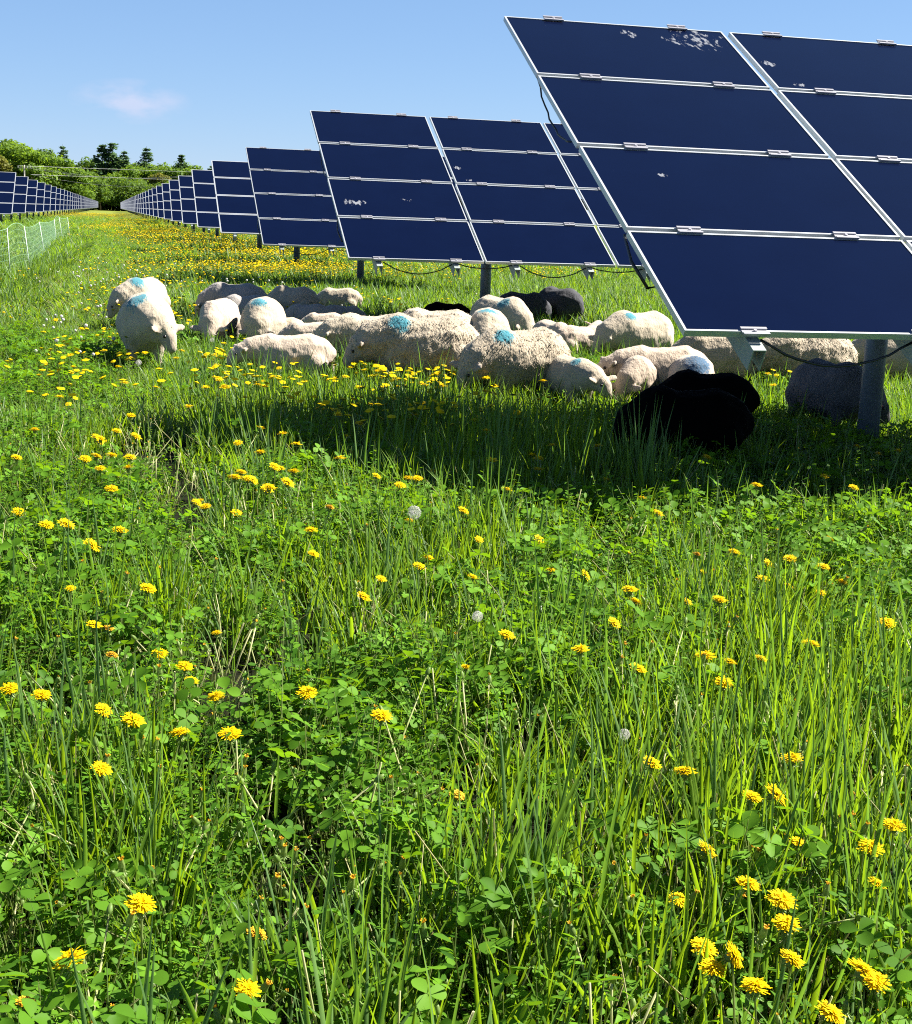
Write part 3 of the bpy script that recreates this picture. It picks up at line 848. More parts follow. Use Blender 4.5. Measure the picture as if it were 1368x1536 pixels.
def bud_head(seed):
    rnd = random.Random(seed); b = MB(); n = 9; vs = []
    for zq, rq in ((-.020, .003), (-.016, .0065), (-.006, .0072), (.004, .0052), (.009, .0042)):
        for k in range(n): vs.append((rq * math.cos(6.283 * k / n), rq * math.sin(6.283 * k / n), zq))
    b.add(vs, [(j * n + k, j * n + (k + 1) % n, (j + 1) * n + (k + 1) % n, (j + 1) * n + k) for j in range(4) for k in range(n)], 1, rnd.random())
    petal_ring(b, 12, .0012, .0058, .003, 2.6, rnd, .0026, 0)
    petal_ring(b, 9, .006, .014, -.017, -.7, rnd, .0028, 1)
    return b.build('bud', [M['petal_old'], M['bract']], add=False)


def clock_head(seed, r=0.021):
    rnd = random.Random(seed); b = MB()
    for i in range(190):
        z = 1 - 2 * (i + .5) / 190; a = i * 2.39996; q = math.sqrt(max(0, 1 - z * z))
        if z < -0.9: continue
        d = Vector((q * math.cos(a), q * math.sin(a), z)); s_ = d.orthogonal().normalized(); t_ = d.cross(s_)
        rr = r * rnd.uniform(.92, 1.04)
        b.add([d * .003 + s_ * .0002, d * .003 - s_ * .0002, d * rr], [(0, 1, 2)], 0, rnd.random())
        for k in range(3):
            th = k * 2.1 + rnd.random(); e_ = s_ * math.cos(th) + t_ * math.sin(th)
            f_ = d.cross(e_)
            b.add([d * rr * .93, d * rr * 1.03 + e_ * .0042 + f_ * .0007, d * rr * 1.03 + e_ * .0042 - f_ * .0007], [(0, 1, 2)], 0, rnd.random())
    VE, FE = [], []; blob_add(VE, FE, (0, 0, 0), (.0038,) * 3); b.add(VE[0], FE, 1)
    return b.build('seed_head', [M['seed'], M['bract']], add=False)


def far_patch(seed, n, rad, z0=0.22, z1=0.36, mat='petal', hr=0.021, stems=True):
    rnd = random.Random(seed); b = MB()
    for i in range(n):
        a = rnd.uniform(0, 6.283); r = rad * math.sqrt(rnd.random()); z = rnd.uniform(z0, z1)
        c = Vector((math.cos(a) * r, math.sin(a) * r, z)); nn = Vector((rnd.gauss(.15, .3), rnd.gauss(-.1, .3), 1)).normalized()
        X = nn.orthogonal().normalized(); Y = nn.cross(X); h_ = hr * rnd.uniform(.75, 1.15)
        if mat == 'petal':
            vs = [c + nn * .007] + [c + (X * math.cos(6.283 * k / 8) + Y * math.sin(6.283 * k / 8)) * h_ * (1 if k % 2 else .85) for k in range(8)] + [c - nn * .012]
            b.add(vs, [(0, 1 + k, 1 + (k + 1) % 8) for k in range(8)], 0, rnd.random())
            b.add(vs, [(9, 1 + (k + 1) % 8, 1 + k) for k in range(8)], 1, rnd.random())
        else:
            VE, FE = [], []; blob_add(VE, FE, c, (h_ * .8,) * 3); b.add(VE[0], FE, 0, rnd.random())
        if stems: b.tube([(c.x + rnd.gauss(0, .03), c.y + rnd.gauss(0, .03), 0), c - nn * .008], [.002, .002], 3, 2, False, rnd.random())
    return b.build('dandelion_patch', [M[mat], M['bract'], M['stem']], add=False)


def scatter(name, label, cat, coll, pts, rots, scls, idx):
    """one object whose points carry copies of the plants in coll"""
    me = bpy.data.meshes.new(name); me.from_pydata([tuple(p) for p in pts], [], [])
    for nm, ty, arr in (('rot', 'FLOAT_VECTOR', rots), ('scl', 'FLOAT_VECTOR', scls), ('idx', 'INT', idx)):
        a = me.attributes.new(nm, ty, 'POINT')
        if ty == 'INT': a.data.foreach_set('value', np.asarray(arr, np.int32))
        else: a.data.foreach_set('vector', np.asarray(arr, np.float32).ravel())
    o = bpy.data.objects.new(name, me); link(o); tag(o, label, cat, kind='stuff')
    ng = bpy.data.node_groups.new(name + '_scatter', 'GeometryNodeTree')
    ng.interface.new_socket('Geometry', in_out='INPUT', socket_type='NodeSocketGeometry')
    ng.interface.new_socket('Geometry', in_out='OUTPUT', socket_type='NodeSocketGeometry')
    n = ng.nodes.new; gi = n('NodeGroupInput'); go = n('NodeGroupOutput'); ip = n('GeometryNodeInstanceOnPoints'); ci = n('GeometryNodeCollectionInfo')
    ci.inputs['Collection'].default_value = coll; ci.inputs['Separate Children'].default_value = True; ci.inputs['Reset Children'].default_value = True
    ip.inputs['Pick Instance'].default_value = True

    def na(nm, ty):
        x = n('GeometryNodeInputNamedAttribute'); x.data_type = ty; x.inputs['Name'].default_value = nm; return x.outputs['Attribute']
    l = ng.links.new
    l(gi.outputs[0], ip.inputs['Points']); l(ci.outputs[0], ip.inputs['Instance']); l(na('rot', 'FLOAT_VECTOR'), ip.inputs['Rotation'])
    l(na('scl', 'FLOAT_VECTOR'), ip.inputs['Scale']); l(na('idx', 'INT'), ip.inputs['Instance Index']); l(ip.outputs[0], go.inputs[0])
    md = o.modifiers.new('scatter', 'NODES'); md.node_group = ng
    return o


def blobs(P, lst):
    """soft bumps centred where photo pixels fall on the ground"""
    out_ = np.zeros(len(P))
    for (bx, by, rx, ry, wt) in lst:
        c = at(bx, by); k = F_PX / math.hypot(c.x, c.y)       # px per metre
        rxm = rx / k; rym = ry / k / max(0.09, CAM_H / c.y)
        out_ += wt * np.exp(-((P[:, 0] - c.x) / rxm) ** 2 - ((P[:, 1] - c.y) / rym) ** 2)
    return out_


def field_points(dens, y0, y1, margin=1.0, k=0.36):
    """random ground points inside the view wedge; dens = per square metre"""
    area = k * (y1 ** 2 - y0 ** 2) + 2 * margin * (y1 - y0)
    n = int(dens * area)
    W1 = k * y1 + margin
    P = np.empty((0, 2))
    while len(P) < n:
        q = np.stack([RNG.uniform(-W1, W1, n * 2), RNG.uniform(y0, y1, n * 2)], 1)
        q = q[np.abs(q[:, 0]) < k * q[:, 1] + margin]
        P = np.concatenate([P, q])
    return P[:n]


def fbm(P, s, seed=0.0):
    return np.array([noise.noise((x * s + seed, y * s, seed)) + 0.5 * noise.noise((x * s * 2.1, y * s * 2.1 + seed, 5)) for x, y in P])


# hollows where the dark soil shows, and zones ruled by grass or by clover (photo pixels)
HOLES = [(240, 680, 80, 60, 1.6), (265, 770, 60, 50, 1.4), (300, 860, 45, 60, 1.2), (320, 980, 40, 70, 1.0), (345, 1100, 45, 80, 1.0), (400, 1260, 60, 90, 1.3), (430, 1400, 60, 90, 1.3), (480, 1480, 80, 70, 1.1), (620, 1480, 70, 60, .9), (300, 1180, 40, 40, .8),
         (560, 1300, 50, 50, .8), (15, 760, 25, 40, .8), (900, 890, 30, 25, .6), (1190, 800, 40, 30, .8), (1040, 1000, 30, 40, .5), (250, 1060, 35, 30, .6), (800, 1180, 30, 50, .6), (1330, 1380, 50, 60, .6), (640, 1000, 30, 30, .4), (520, 1130, 40, 40, .6)]
GRASSY = [(1200, 1100, 220, 180, 1.4), (1000, 1300, 190, 190, 1.4), (900, 1450, 180, 130, 1.4), (1250, 1420, 120, 90, .8), (130, 1260, 110, 90, 1.1), (700, 1420, 120, 110, .9), (690, 900, 90, 130, .7), (620, 620, 260, 60, 1.2), (760, 720, 160, 60, 1.0), (900, 760, 100, 60, .8),
          (1180, 1300, 160, 120, .7), (340, 640, 100, 50, .6), (200, 960, 60, 50, .5), (1000, 540, 250, 60, .9), (1250, 540, 150, 60, 1.0)]
CLOVERY = [(1150, 820, 200, 80, 1.0), (1300, 740, 120, 60, 1.0), (200, 800, 180, 110, .9), (380, 1180, 160, 120, .9), (560, 1250, 140, 120, 1.0), (280, 1420, 160, 110, .9), (100, 880, 110, 80, .6), (850, 830, 100, 60, .5)]

proto_collection('grass_tufts', [grass_tuft(100 + i, 8, .15, .34, .0076 + .0011 * i) for i in range(7)] +
                 [grass_tuft(150 + i, 7, .22, .44, .0105, .05, (0.1, 0.9), ('grass_blue', 'straw'), .03) for i in range(3)] +
                 [grass_tuft(170 + i, 6, .18, .36, .004, .06, (0.1, 0.8), ('grass', 'straw'), .65) for i in range(2)])
proto_collection('clover_plants', [clover_plant(200 + i, 9, .06, .17, .0175) for i in range(5)] + [clover_plant(230 + i, 7, .10, .21, .025) for i in range(4)] +
                 [weed_plant(250 + i, 4, .14, .28) for i in range(3)] + [rosette(260 + i) for i in range(3)])
# collections list their members by name: rename so the order is kept
for cn in ('grass_tufts', 'clover_plants'):
    for i, o in enumerate(list(PROTO[cn].objects)): o.name = '%s_%02d' % (cn[:-1], i)


def rots_(n, tilt=0.12):
    return np.stack([RNG.normal(0, tilt, n), RNG.normal(0, tilt, n), RNG.uniform(0, 6.283, n)], 1)


# --- clover and leafy plants, near and middle
parts = []
for (dens, y0, y1) in ((370, 1.5, 4.5), (350, 4.5, 9.0), (190, 9.0, 16.0)):
    P = field_points(dens, y0, y1, 2.3)
    hole = blobs(P, HOLES); gr = blobs(P, GRASSY); cv = blobs(P, CLOVERY); fn = fbm(P, 1.3, 2.0)
    if y0 < 9: fn = fn * .8 + fbm(P, 5.0, 7.0) * .8
    keep = RNG.random(len(P)) < np.clip(0.52 + 0.45 * cv - 0.38 * gr + 0.95 * fn - 0.75 * hole, 0.06, 1.0)
    P = P[keep]; fn = fn[keep]; hole = hole[keep]; cv = cv[keep]
    sc_ = np.clip(1.0 + 0.45 * fn + 0.25 * cv - 0.45 * np.clip(hole, 0, 1), 0.4, 1.25) * RNG.uniform(0.75, 1.25, len(P))
    typ = RNG.random(len(P)); idx = np.where(typ < .58, RNG.integers(0, 9, len(P)), np.where(typ < .93, RNG.integers(9, 12, len(P)), RNG.integers(12, 15, len(P))))
    parts.append((P, sc_, idx))
P = np.concatenate([x[0] for x in parts]); s_ = np.concatenate([x[1] for x in parts]); ix = np.concatenate([x[2] for x in parts])
scatter('clover', 'low clover and leafy weeds covering the near meadow', 'clover', PROTO['clover_plants'], np.c_[P, np.zeros(len(P))], rots_(len(P)), np.repeat(s_[:, None], 3, 1), ix)

# --- grass
parts = []
LANE_C = [(-3.6, 10), (-5.2, 20), (-9.6, 40), (-17, 70)]


def lane(P):
    """distance (m) from the trodden lane that runs along the left of the flock"""
    cx = np.interp(P[:, 1], [q[1] for q in LANE_C], [q[0] for q in LANE_C])
    return np.abs(P[:, 0] - cx)


for (dens, y0, y1, sw, sh) in ((165, 1.5, 4.5, 1.0, 1.0), (205, 4.5, 9.0, 1.05, 1.0), (200, 9.0, 18.0, 1.3, .88), (62, 18.0, 36.0, 1.9, 1.0), (18, 36.0, 75.0, 3.4, 1.0), (4.5, 75.0, 170.0, 6.5, 1.0)):
    P = field_points(dens, y0, y1, 2.3 if y0 < 9 else 2.0)
    hole = blobs(P, HOLES); gr = blobs(P, GRASSY); cv = blobs(P, CLOVERY); fn = fbm(P, 1.1, 9.0 if y0 < 9 else 4.0)
    if y0 < 9: fn = fn * .8 + fbm(P, 5.5, 3.0) * .8
    near = y1 <= 9.0
    base = 0.50 if near else 0.95
    keep = RNG.random(len(P)) < np.clip(base + 0.65 * gr - 0.25 * cv + 0.9 * fn - 0.7 * hole, 0.05, 1.0)
    P = P[keep]; fn = fn[keep]; gr = gr[keep]; ln = lane(P)
    h_ = sh * np.clip(0.88 + 0.28 * gr + 0.22 * fn - .25 * np.clip(hole[keep], 0, 1), .45, 1.45) * RNG.uniform(.72, 1.25, len(P))
    if y0 >= 9: h_ *= np.where((ln < 1.3), .6, 1.0)
    w_ = np.full(len(P), sw) * RNG.uniform(.9, 1.2, len(P))
    typ = RNG.random(len(P))
    bl = np.clip(.20 + .35 * fn, .03, .6)
    idx = np.where(typ < bl, RNG.integers(7, 10, len(P)), np.where(typ > .89, RNG.integers(10, 12, len(P)), RNG.integers(0, 7, len(P))))
    if y0 >= 9: idx = np.where((ln < 1.5) & (RNG.random(len(P)) < .35), RNG.integers(10, 12, len(P)), idx)
    parts.append((P, np.stack([w_, w_, h_], 1), idx))
P = np.concatenate([x[0] for x in parts]); s3 = np.concatenate([x[1] for x in parts]); ix = np.concatenate([x[2] for x in parts])
scatter('grass', 'green meadow grass all over the field', 'grass', PROTO['grass_tufts'], np.c_[P, np.zeros(len(P))], rots_(len(P), .10), s3, ix)

# --- spent dandelion stalks and bitten stems standing in the sward
def spent_stalk(seed):
    rnd = random.Random(seed); b = MB()
    for i in range(rnd.randint(2, 4)):
        a = rnd.uniform(0, 6.283); p0 = Vector((math.cos(a) * .02, math.sin(a) * .02, -.01)); h = rnd.uniform(.12, .27)
        ln = Vector((rnd.gauss(.05, .28), rnd.gauss(0, .28), 1)); p2 = p0 + ln * h; p1 = p0.lerp(p2, .55) + Vector((rnd.gauss(0, .012), rnd.gauss(0, .012), .01))
        b.tube([p0, p1, p2], [.0026, .0023, .0019], 5, 0, True, rnd.random())
        if rnd.random() < .75:
            d = (p2 - p1).normalized()
            b.tube([p2 - d * .002, p2 + d * .005, p2 + d * .014, p2 + d * .020], [.003, .0062, .0048, .0022], 7, 1, True, rnd.random())
            X = d.orthogonal().normalized(); Y = d.cross(X)
            petal_ring(b, 8, .004, .013, 0.0, -.7, rnd, .0026, 1, p2, X, Y, d)
            if rnd.random() < .5: petal_ring(b, 7, .0008, .004, .018, 2.2, rnd, .0022, 2, p2, X, Y, d)
    return b.build('spent_stalk', [M['pale_stalk'], M['bract'], M['petal_old']], add=False, smooth=True)


M['pale_stalk'] = leaf_mat('pale_stalk', (0.30, 0.36, 0.13), (0.58, 0.56, 0.32), (0.55, 0.58, 0.22), .35, .5, .2)
ss = [spent_stalk(700 + i) for i in range(6)]
for i, o in enumerate(ss): o.name = 'spent_stalk_%02d' % i
proto_collection('spent_stalks', ss)
parts = []
for dens, y0, y1 in ((44, 1.6, 4.5), (32, 4.5, 9.5)):
    P = field_points(dens, y0, y1, .6); fn = fbm(P, 1.6, 12.0); P = P[RNG.random(len(P)) < np.clip(.5 + .9 * fn, .05, 1)]; parts.append(P)
P = np.concatenate(parts)
scatter('seed_stalks', 'pale spent dandelion stalks and bitten stems among the clover', 'stalks', PROTO['spent_stalks'], np.c_[P, np.zeros(len(P))], rots_(len(P), .15), np.repeat(RNG.uniform(.8, 1.25, len(P))[:, None], 3, 1), RNG.integers(0, 6, len(P)))

# --- far dandelions, too many to count
fp = [far_patch(300 + i, 5, .30, .26, .40, hr=.023) for i in range(3)] + [far_patch(320 + i, 45, 1.1, .26, .42, hr=.027) for i in range(3)] + [far_patch(340 + i, 2, .2, .2, .34, 'seed', .022) for i in range(2)]
fp += [far_patch(360 + i, 3, .20, .27, .38, hr=.029) for i in range(3)]
proto_collection('dandelion_patches', fp)
for i, o in enumerate(fp): o.name = 'dandelion_patch_%02d' % i
pts, ii = [], []
for (cx, cy_, sx, sy, n, k0, k1) in ((415, 402, 85, 4.5, 260, 0, 3), (400, 377, 90, 9, 190, 0, 3), (640, 405, 90, 7, 60, 0, 3), (850, 405, 50, 6, 40, 0, 3), (280, 372, 45, 18, 70, 0, 3), (190, 440, 60, 40, 40, 0, 3), (450, 420, 160, 10, 30, 0, 3),
                                     (330, 362, 60, 10, 60, 3, 6), (250, 345, 40, 9, 60, 3, 6), (215, 332, 30, 5, 60, 3, 6), (120, 321.5, 35, 2.0, 60, 3, 6), (170, 322, 25, 2.5, 50, 3, 6), (150, 335, 25, 6, 14, 3, 6), (430, 378, 60, 6, 22, 3, 6),
                                     (600, 556, 75, 12, 40, 8, 11), (690, 568, 50, 9, 16, 8, 11), (380, 560, 60, 20, 22, 8, 11), (560, 630, 130, 26, 26, 8, 11), (110, 560, 60, 35, 16, 8, 11), (560, 460, 90, 14, 14, 8, 11), (280, 470, 25, 40, 7, 8, 11), (1150, 560, 70, 16, 5, 8, 11), (160, 425, 45, 45, 16, 6, 8), (120, 480, 60, 50, 6, 6, 8), (380, 415, 150, 14, 26, 6, 8)):
    for _ in range(int(n * 1.45)):
        p = at(random.gauss(cx, sx), max(317, random.gauss(cy_, sy)), .28)
        if p.y < 8.6 or p.y > 260: continue
        pts.append((p.x, p.y, 0)); ii.append(random.randrange(k0, k1))
scatter('dandelion_carpet', 'yellow carpets of far dandelions under the rows of panels', 'dandelions', PROTO['dandelion_patches'], np.array(pts), np.stack([np.zeros(len(pts)), np.zeros(len(pts)), RNG.uniform(0, 6.28, len(pts))], 1), np.ones((len(pts), 3)), ii)

# ------------------------------------------------------------------ single dandelions
HEADS = [flower_head(400 + i, .0240 + .0012 * (i % 3)).data for i in range(5)]
OLDS = [flower_head(420 + i, .016, True).data for i in range(2)]
BUDS = [bud_head(430 + i).data for i in range(3)]
CLOCKS = [clock_head(440 + i).data for i in range(2)]


def stem_mesh(h, bend, r=.0021):
    b = MB(); b.tube([(0, 0, -.01), (bend * .25, 0, h * .4), (bend * .65, 0, h * .75), (bend, 0, h)], [r * 1.2, r, r, r * .9], 6, 0, False, random.random())
    return b.build('stem', [M['stem']], add=False, smooth=True).data


STEMS = [(h, bd, stem_mesh(h, bd)) for h in (.12, .17, .22, .28) for bd in (.0, .03, .06)]
SMALL = {}


def dandelion(px, py, z, label, group, kind='open', parts_=True, tilt=None, scale=1.0):
    p = at(px, py, z)
    hs = min(STEMS, key=lambda q: abs(q[0] - z) + random.random() * .05)
    if kind == 'open': hd = random.choice(HEADS)
    elif kind == 'old': hd = random.choice(OLDS)
    elif kind == 'bud': hd = random.choice(BUDS)
    else: hd = random.choice(CLOCKS)
    nm = {'open': 'dandelion', 'old': 'wilted_dandelion', 'bud': 'dandelion_bud', 'clock': 'dandelion_clock'}[kind]
    az = random.uniform(0, 6.283)
    t = tilt if tilt is not None else abs(random.gauss(0.15, .26))
    n = Vector((S.x, S.y * .3 - .25, 0)).normalized() * math.sin(t) + Vector((random.gauss(0, .12), random.gauss(0, .12), math.cos(t))); n.normalize()
    q = n.to_track_quat('Z', 'Y')
    zs = z / hs[0]; bx = Vector((math.cos(az), math.sin(az), 0)) * hs[1]
    root = empty(nm, (p.x - bx.x, p.y - bx.y, 0)); tag(root, label, {'open': 'dandelion', 'old': 'dandelion', 'bud': 'dandelion bud', 'clock': 'dandelion clock'}[kind], group)
    so = child('stem', hs[2], root); so.rotation_euler = (0, 0, az); so.scale = (1, 1, zs)
    ho = child('bud' if kind == 'bud' else ('seed_head' if kind == 'clock' else 'flower_head'), hd, root, (bx.x, bx.y, z + .012))
    ho.rotation_mode = 'QUATERNION'; ho.rotation_quaternion = q; ho.scale = (scale,) * 3
    return root


NAMED = [  # px, py, height, label
    (105, 1450, .24, 'big dandelion nearest the lower left corner'), (212, 1366, .22, 'dandelion standing up and right of the big lower left one'), (370, 1495, .20, 'dandelion at the bottom edge, left of centre'),
    (40, 1515, .18, 'half open dandelion in the lower left corner'), (385, 1410, .14, 'small dandelion sunk among clover above the bottom edge, left of centre'), (1127, 1203, .26, 'left dandelion of the close wide pair on the lower right'),
    (1163, 1200, .25, 'right dandelion of the close wide pair on the lower right'), (1122, 1335, .24, 'upper dandelion of the lower right cluster of three'), (1172, 1360, .20, 'middle dandelion of the lower right cluster of three'),
    (1178, 1395, .19, 'lowest dandelion of the lower right cluster of three'), (1293, 1465, .20, 'dandelion near the lower right corner, upper of two'), (1312, 1482, .17, 'dandelion near the lower right corner, lower of two'),
    (1245, 1530, .18, 'dandelion cut by the bottom edge at right'), (1340, 1247, .27, 'dandelion at the right edge among tall grass'), (1305, 1280, .2, 'small dandelion just below the right edge one'),
    (1027, 1165, .26, 'flat topped dandelion left of the close wide pair'), (977, 1152, .22, 'small side on dandelion beside the flat topped one'), (1187, 1145, .24, 'dandelion in tall grass above the close wide pair'),
    (572, 1081, .25, 'lone dandelion in the middle of the foreground'), (460, 1046, .22, 'lone small dandelion left of the middle of the foreground'), (152, 1161, .22, 'flat yellow dandelion at the left above the grass tuft'),
    (270, 1106, .2, 'dandelion right of the flat yellow one at the left'), (200, 1088, .22, 'dandelion between two others at left, lower middle'), (155, 1072, .23, 'drooping dandelion left of middle left pair'),
    (62, 1050, .25, 'dandelion at the far left, right of the edge one'), (15, 1040, .24, 'dandelion at the left edge half way down'), (168, 989, .22, 'orange tinged dandelion at left with a twin below it'),
    (164, 948, .22, 'small dandelion above the orange tinged one at left'), (545, 901, .24, 'tilted dandelion left of the white seed head stalk'), (870, 980, .24, 'bright dandelion right of centre above the grass'),
    (760, 958, .24, 'ragged dandelion near the middle of the photo'), (642, 842, .2, 'upright folded dandelion in middle grass'), (878, 868, .24, 'dandelion facing the camera right of centre'),
    (945, 890, .26, 'top dandelion of the right centre bunch'), (952, 908, .24, 'right dandelion of the right centre bunch'), (921, 940, .23, 'leaning dandelion below the right centre bunch'),
    (1057, 990, .24, 'round dandelion seen from below, right of centre'), (1216, 972, .25, 'starry dandelion with pale stalk on the right'), (1085, 1030, .18, 'half hidden dandelion below the round one'),
    (1330, 940, .26, 'wide dandelion near the right edge, upper middle'), (1262, 878, .24, 'dandelion with pale stalk near the right edge'), (1235, 855, .22, 'small dandelion up left of the pale stalked one'),
    (1184, 843, .24, 'flat dandelion above the clover on the right'), (1135, 732, .28, 'dandelion standing over the clover at the shadow edge'), (987, 774, .26, 'small dandelion in front of the panel shadow, right'),
    (1045, 836, .24, 'half open dandelion in the right clover'), (760, 738, .26, 'side on dandelion at the front of the panel shadow'), (695, 770, .24, 'dandelion right of the round white clock'),
    (600, 732, .25, 'left dandelion of the three beside the white clock'), (625, 722, .26, 'upper dandelion of the three beside the white clock'), (565, 718, .28, 'flat dandelion at the shadow edge left of the clock'),
    (467, 800, .22, 'dandelion left of the clock low in the clover'), (495, 765, .22, 'small orange dandelion near the shadow edge'), (355, 774, .22, 'dandelion below the yellow cluster left of centre'),
    (295, 758, .2, 'dandelion on the rim of the dark hollow'), (308, 764, .18, 'smaller dandelion touching the one on the hollow rim'), (222, 888, .22, 'bright dandelion with white petal at left middle'),
    (1236, 718, .27, 'dandelion in front of the near post, left one'), (1280, 735, .25, 'dandelion in front of the near post, low one'), (1285, 673, .32, 'bright dandelion right at the foot of the near post'),
    (1317, 684, .3, 'small dandelion right of the post foot'), (1347, 680, .32, 'side on dandelion at the right edge by the post'), (1060, 689, .28, 'dim dandelion in the shade before the black ewe'),
    (686, 1200, .14, 'dandelion sunk in clover in lower middle'), (357, 668, .3, 'lone dandelion over the shaded grass left of centre'), (52, 648, .28, 'dandelion at the far left level with the panel shadow'),
]
for px, py, z, lab in NAMED:
    z += .05
    old = any(k in lab for k in ('orange', 'half open', 'sunk'))
    dandelion(px, py, z, 'yellow ' + lab if not old else lab, 'dandelions in the near meadow', 'old' if old else 'open', True, None, random.uniform(.95, 1.25))
CLUST = [
    ('yellow dandelion of the bunch at the left rim of the dark hollow', [(204, 658), (175, 650), (152, 662), (146, 660), (128, 692), (145, 688), (168, 687), (195, 690), (150, 707), (192, 706), (167, 738)], .28),
    ('yellow dandelion of the bunch left of centre before the shadow', [(390, 682), (362, 712), (372, 722), (352, 720), (380, 724), (420, 706), (412, 704), (432, 728), (404, 735), (440, 711), (400, 738)], .27),
    ('yellow dandelion in the sparse line at left below the bunch', [(70, 792), (100, 791), (180, 800), (138, 823), (25, 690), (28, 772)], .25),
]
for lab, L_, z in CLUST:
    for px, py in L_: dandelion(px, py, z + .03 + random.uniform(-.02, .03), lab, lab.replace('yellow dandelion', 'dandelions'), 'open', True, None, random.uniform(1.1, 1.4))
RANDOM = [
    ('yellow dandelion in the bright drift before the largest ewe', 600, 553, 60, 13, 52), ('yellow dandelion below the grey faced ewe', 690, 565, 45, 9, 20), ('yellow dandelion around the tagged front lamb', 370, 562, 55, 22, 30),
    ('yellow dandelion between the front left ewe and the shadow', 290, 590, 45, 18, 8), ('dim yellow dandelion standing in the shadow of the large table', 570, 632, 110, 30, 28), ('yellow dandelion at left in front of the front left ewe', 110, 565, 60, 35, 12),
    ('yellow dandelion in the grass left of the two left ewes', 120, 490, 40, 35, 9), ('yellow dandelion right beside the two left ewes', 268, 485, 14, 28, 8), ('yellow dandelion behind the flock below the second table', 560, 455, 60, 14, 12),
    ('dim yellow dandelion in the shade left of the black ewe', 830, 650, 60, 35, 8), ('yellow dandelion under the large table behind the grey sheep', 1180, 560, 50, 18, 7), ('yellow dandelion in the gap below the thin cream lamb', 560, 470, 30, 8, 5),
]
for lab, cx, cy_, sx, sy, n in (('yellow dandelion scattered in the clover at right middle', 1150, 850, 150, 65, 13), ('yellow dandelion scattered in the middle grass', 720, 850, 150, 80, 12),
                                ('yellow dandelion scattered at left middle', 150, 920, 105, 110, 13), ('yellow dandelion low in the tall grass at lower right', 1180, 1370, 120, 110, 10)):
    for _ in range(n):
        dandelion(random.gauss(cx, sx), random.gauss(cy_, sy), random.uniform(.22, .31), lab, lab.replace('yellow dandelion', 'dandelions'), 'open', True, None, random.uniform(.7, 1.15))
SMALLV = []
for i in range(4):
    b = MB(); rnd = random.Random(500 + i); hh = .27
    b.tube([(0, 0, -.01), (0.005, 0, hh * .5), (0, 0, hh - .012)], [.002, .002, .002], 4, 2, False)
    petal_ring(b, 18, .003, .0235, hh, .2, rnd, .007); petal_ring(b, 12, .002, .015, hh + .003, .6, rnd, .007); petal_ring(b, 8, .003, .013, hh - .008, -.2, rnd, .006, 1)
    SMALLV.append(b.build('dandelion', [M['petal'], M['bract'], M['stem']], add=False).data)
for lab, cx, cy_, sx, sy, n in RANDOM:
    for _ in range(int(n * .6)):
        px, py = random.gauss(cx, sx), random.gauss(cy_, sy); z = random.uniform(.27, .37); p = at(px, py, z)
        o = bpy.data.objects.new('dandelion', random.choice(SMALLV)); link(o); o.location = (p.x, p.y, 0); q = z / .27
        o.rotation_euler = (random.gauss(0, .12), random.gauss(.08, .12), random.uniform(0, 6.28)); o.scale = (1.32, 1.32, q)
        tag(o, lab, 'dandelion', lab.replace('yellow dandelion', 'dandelions'))
# buds and clocks
for lab, cx, cy_, sx, sy, n, z in (('closed brown tipped dandelion bud in the lower right grass', 1120, 1330, 130, 110, 16, .2), ('closed orange tipped dandelion bud in lower left clover', 230, 1240, 110, 130, 16, .2),
                                   ('closed dandelion bud in the dark lower middle clover', 560, 1330, 90, 110, 9, .17), ('closed dandelion bud in the right middle clover', 1080, 870, 140, 80, 11, .23), ('closed dandelion bud in the middle grass', 620, 880, 120, 80, 11, .23),
                                   ('closed dandelion bud at the left middle', 130, 900, 90, 90, 9, .22)):
    for _ in range(n):
        dandelion(random.gauss(cx, sx), random.gauss(cy_, sy), z + random.uniform(-.02, .08), lab, lab.replace('closed', 'closed buds:'), 'bud', True, abs(random.gauss(.2, .3)), random.uniform(.85, 1.15))
for px, py, z, lab, s0 in ((621, 773, .34, 'large round white dandelion clock in the middle, before the shadow', 1.35), (716, 930, .30, 'ragged white dandelion clock in the middle grass', .8), (208, 546, .28, 'grey white dandelion clock in front of the front left ewe', 1.1),
                           (165, 516, .28, 'pale dandelion clock left of the front left ewe', 1.0), (318, 512, .28, 'small pale dandelion clock in front of the white lamb', 1.0), (155, 470, .28, 'pale dandelion clock left of the two left ewes', 1.0), (936, 1108, .22, 'torn pale dandelion clock in grass right of centre', .7)):
    dandelion(px, py, z, lab, 'white dandelion clocks', 'clock', True, .1, s0)


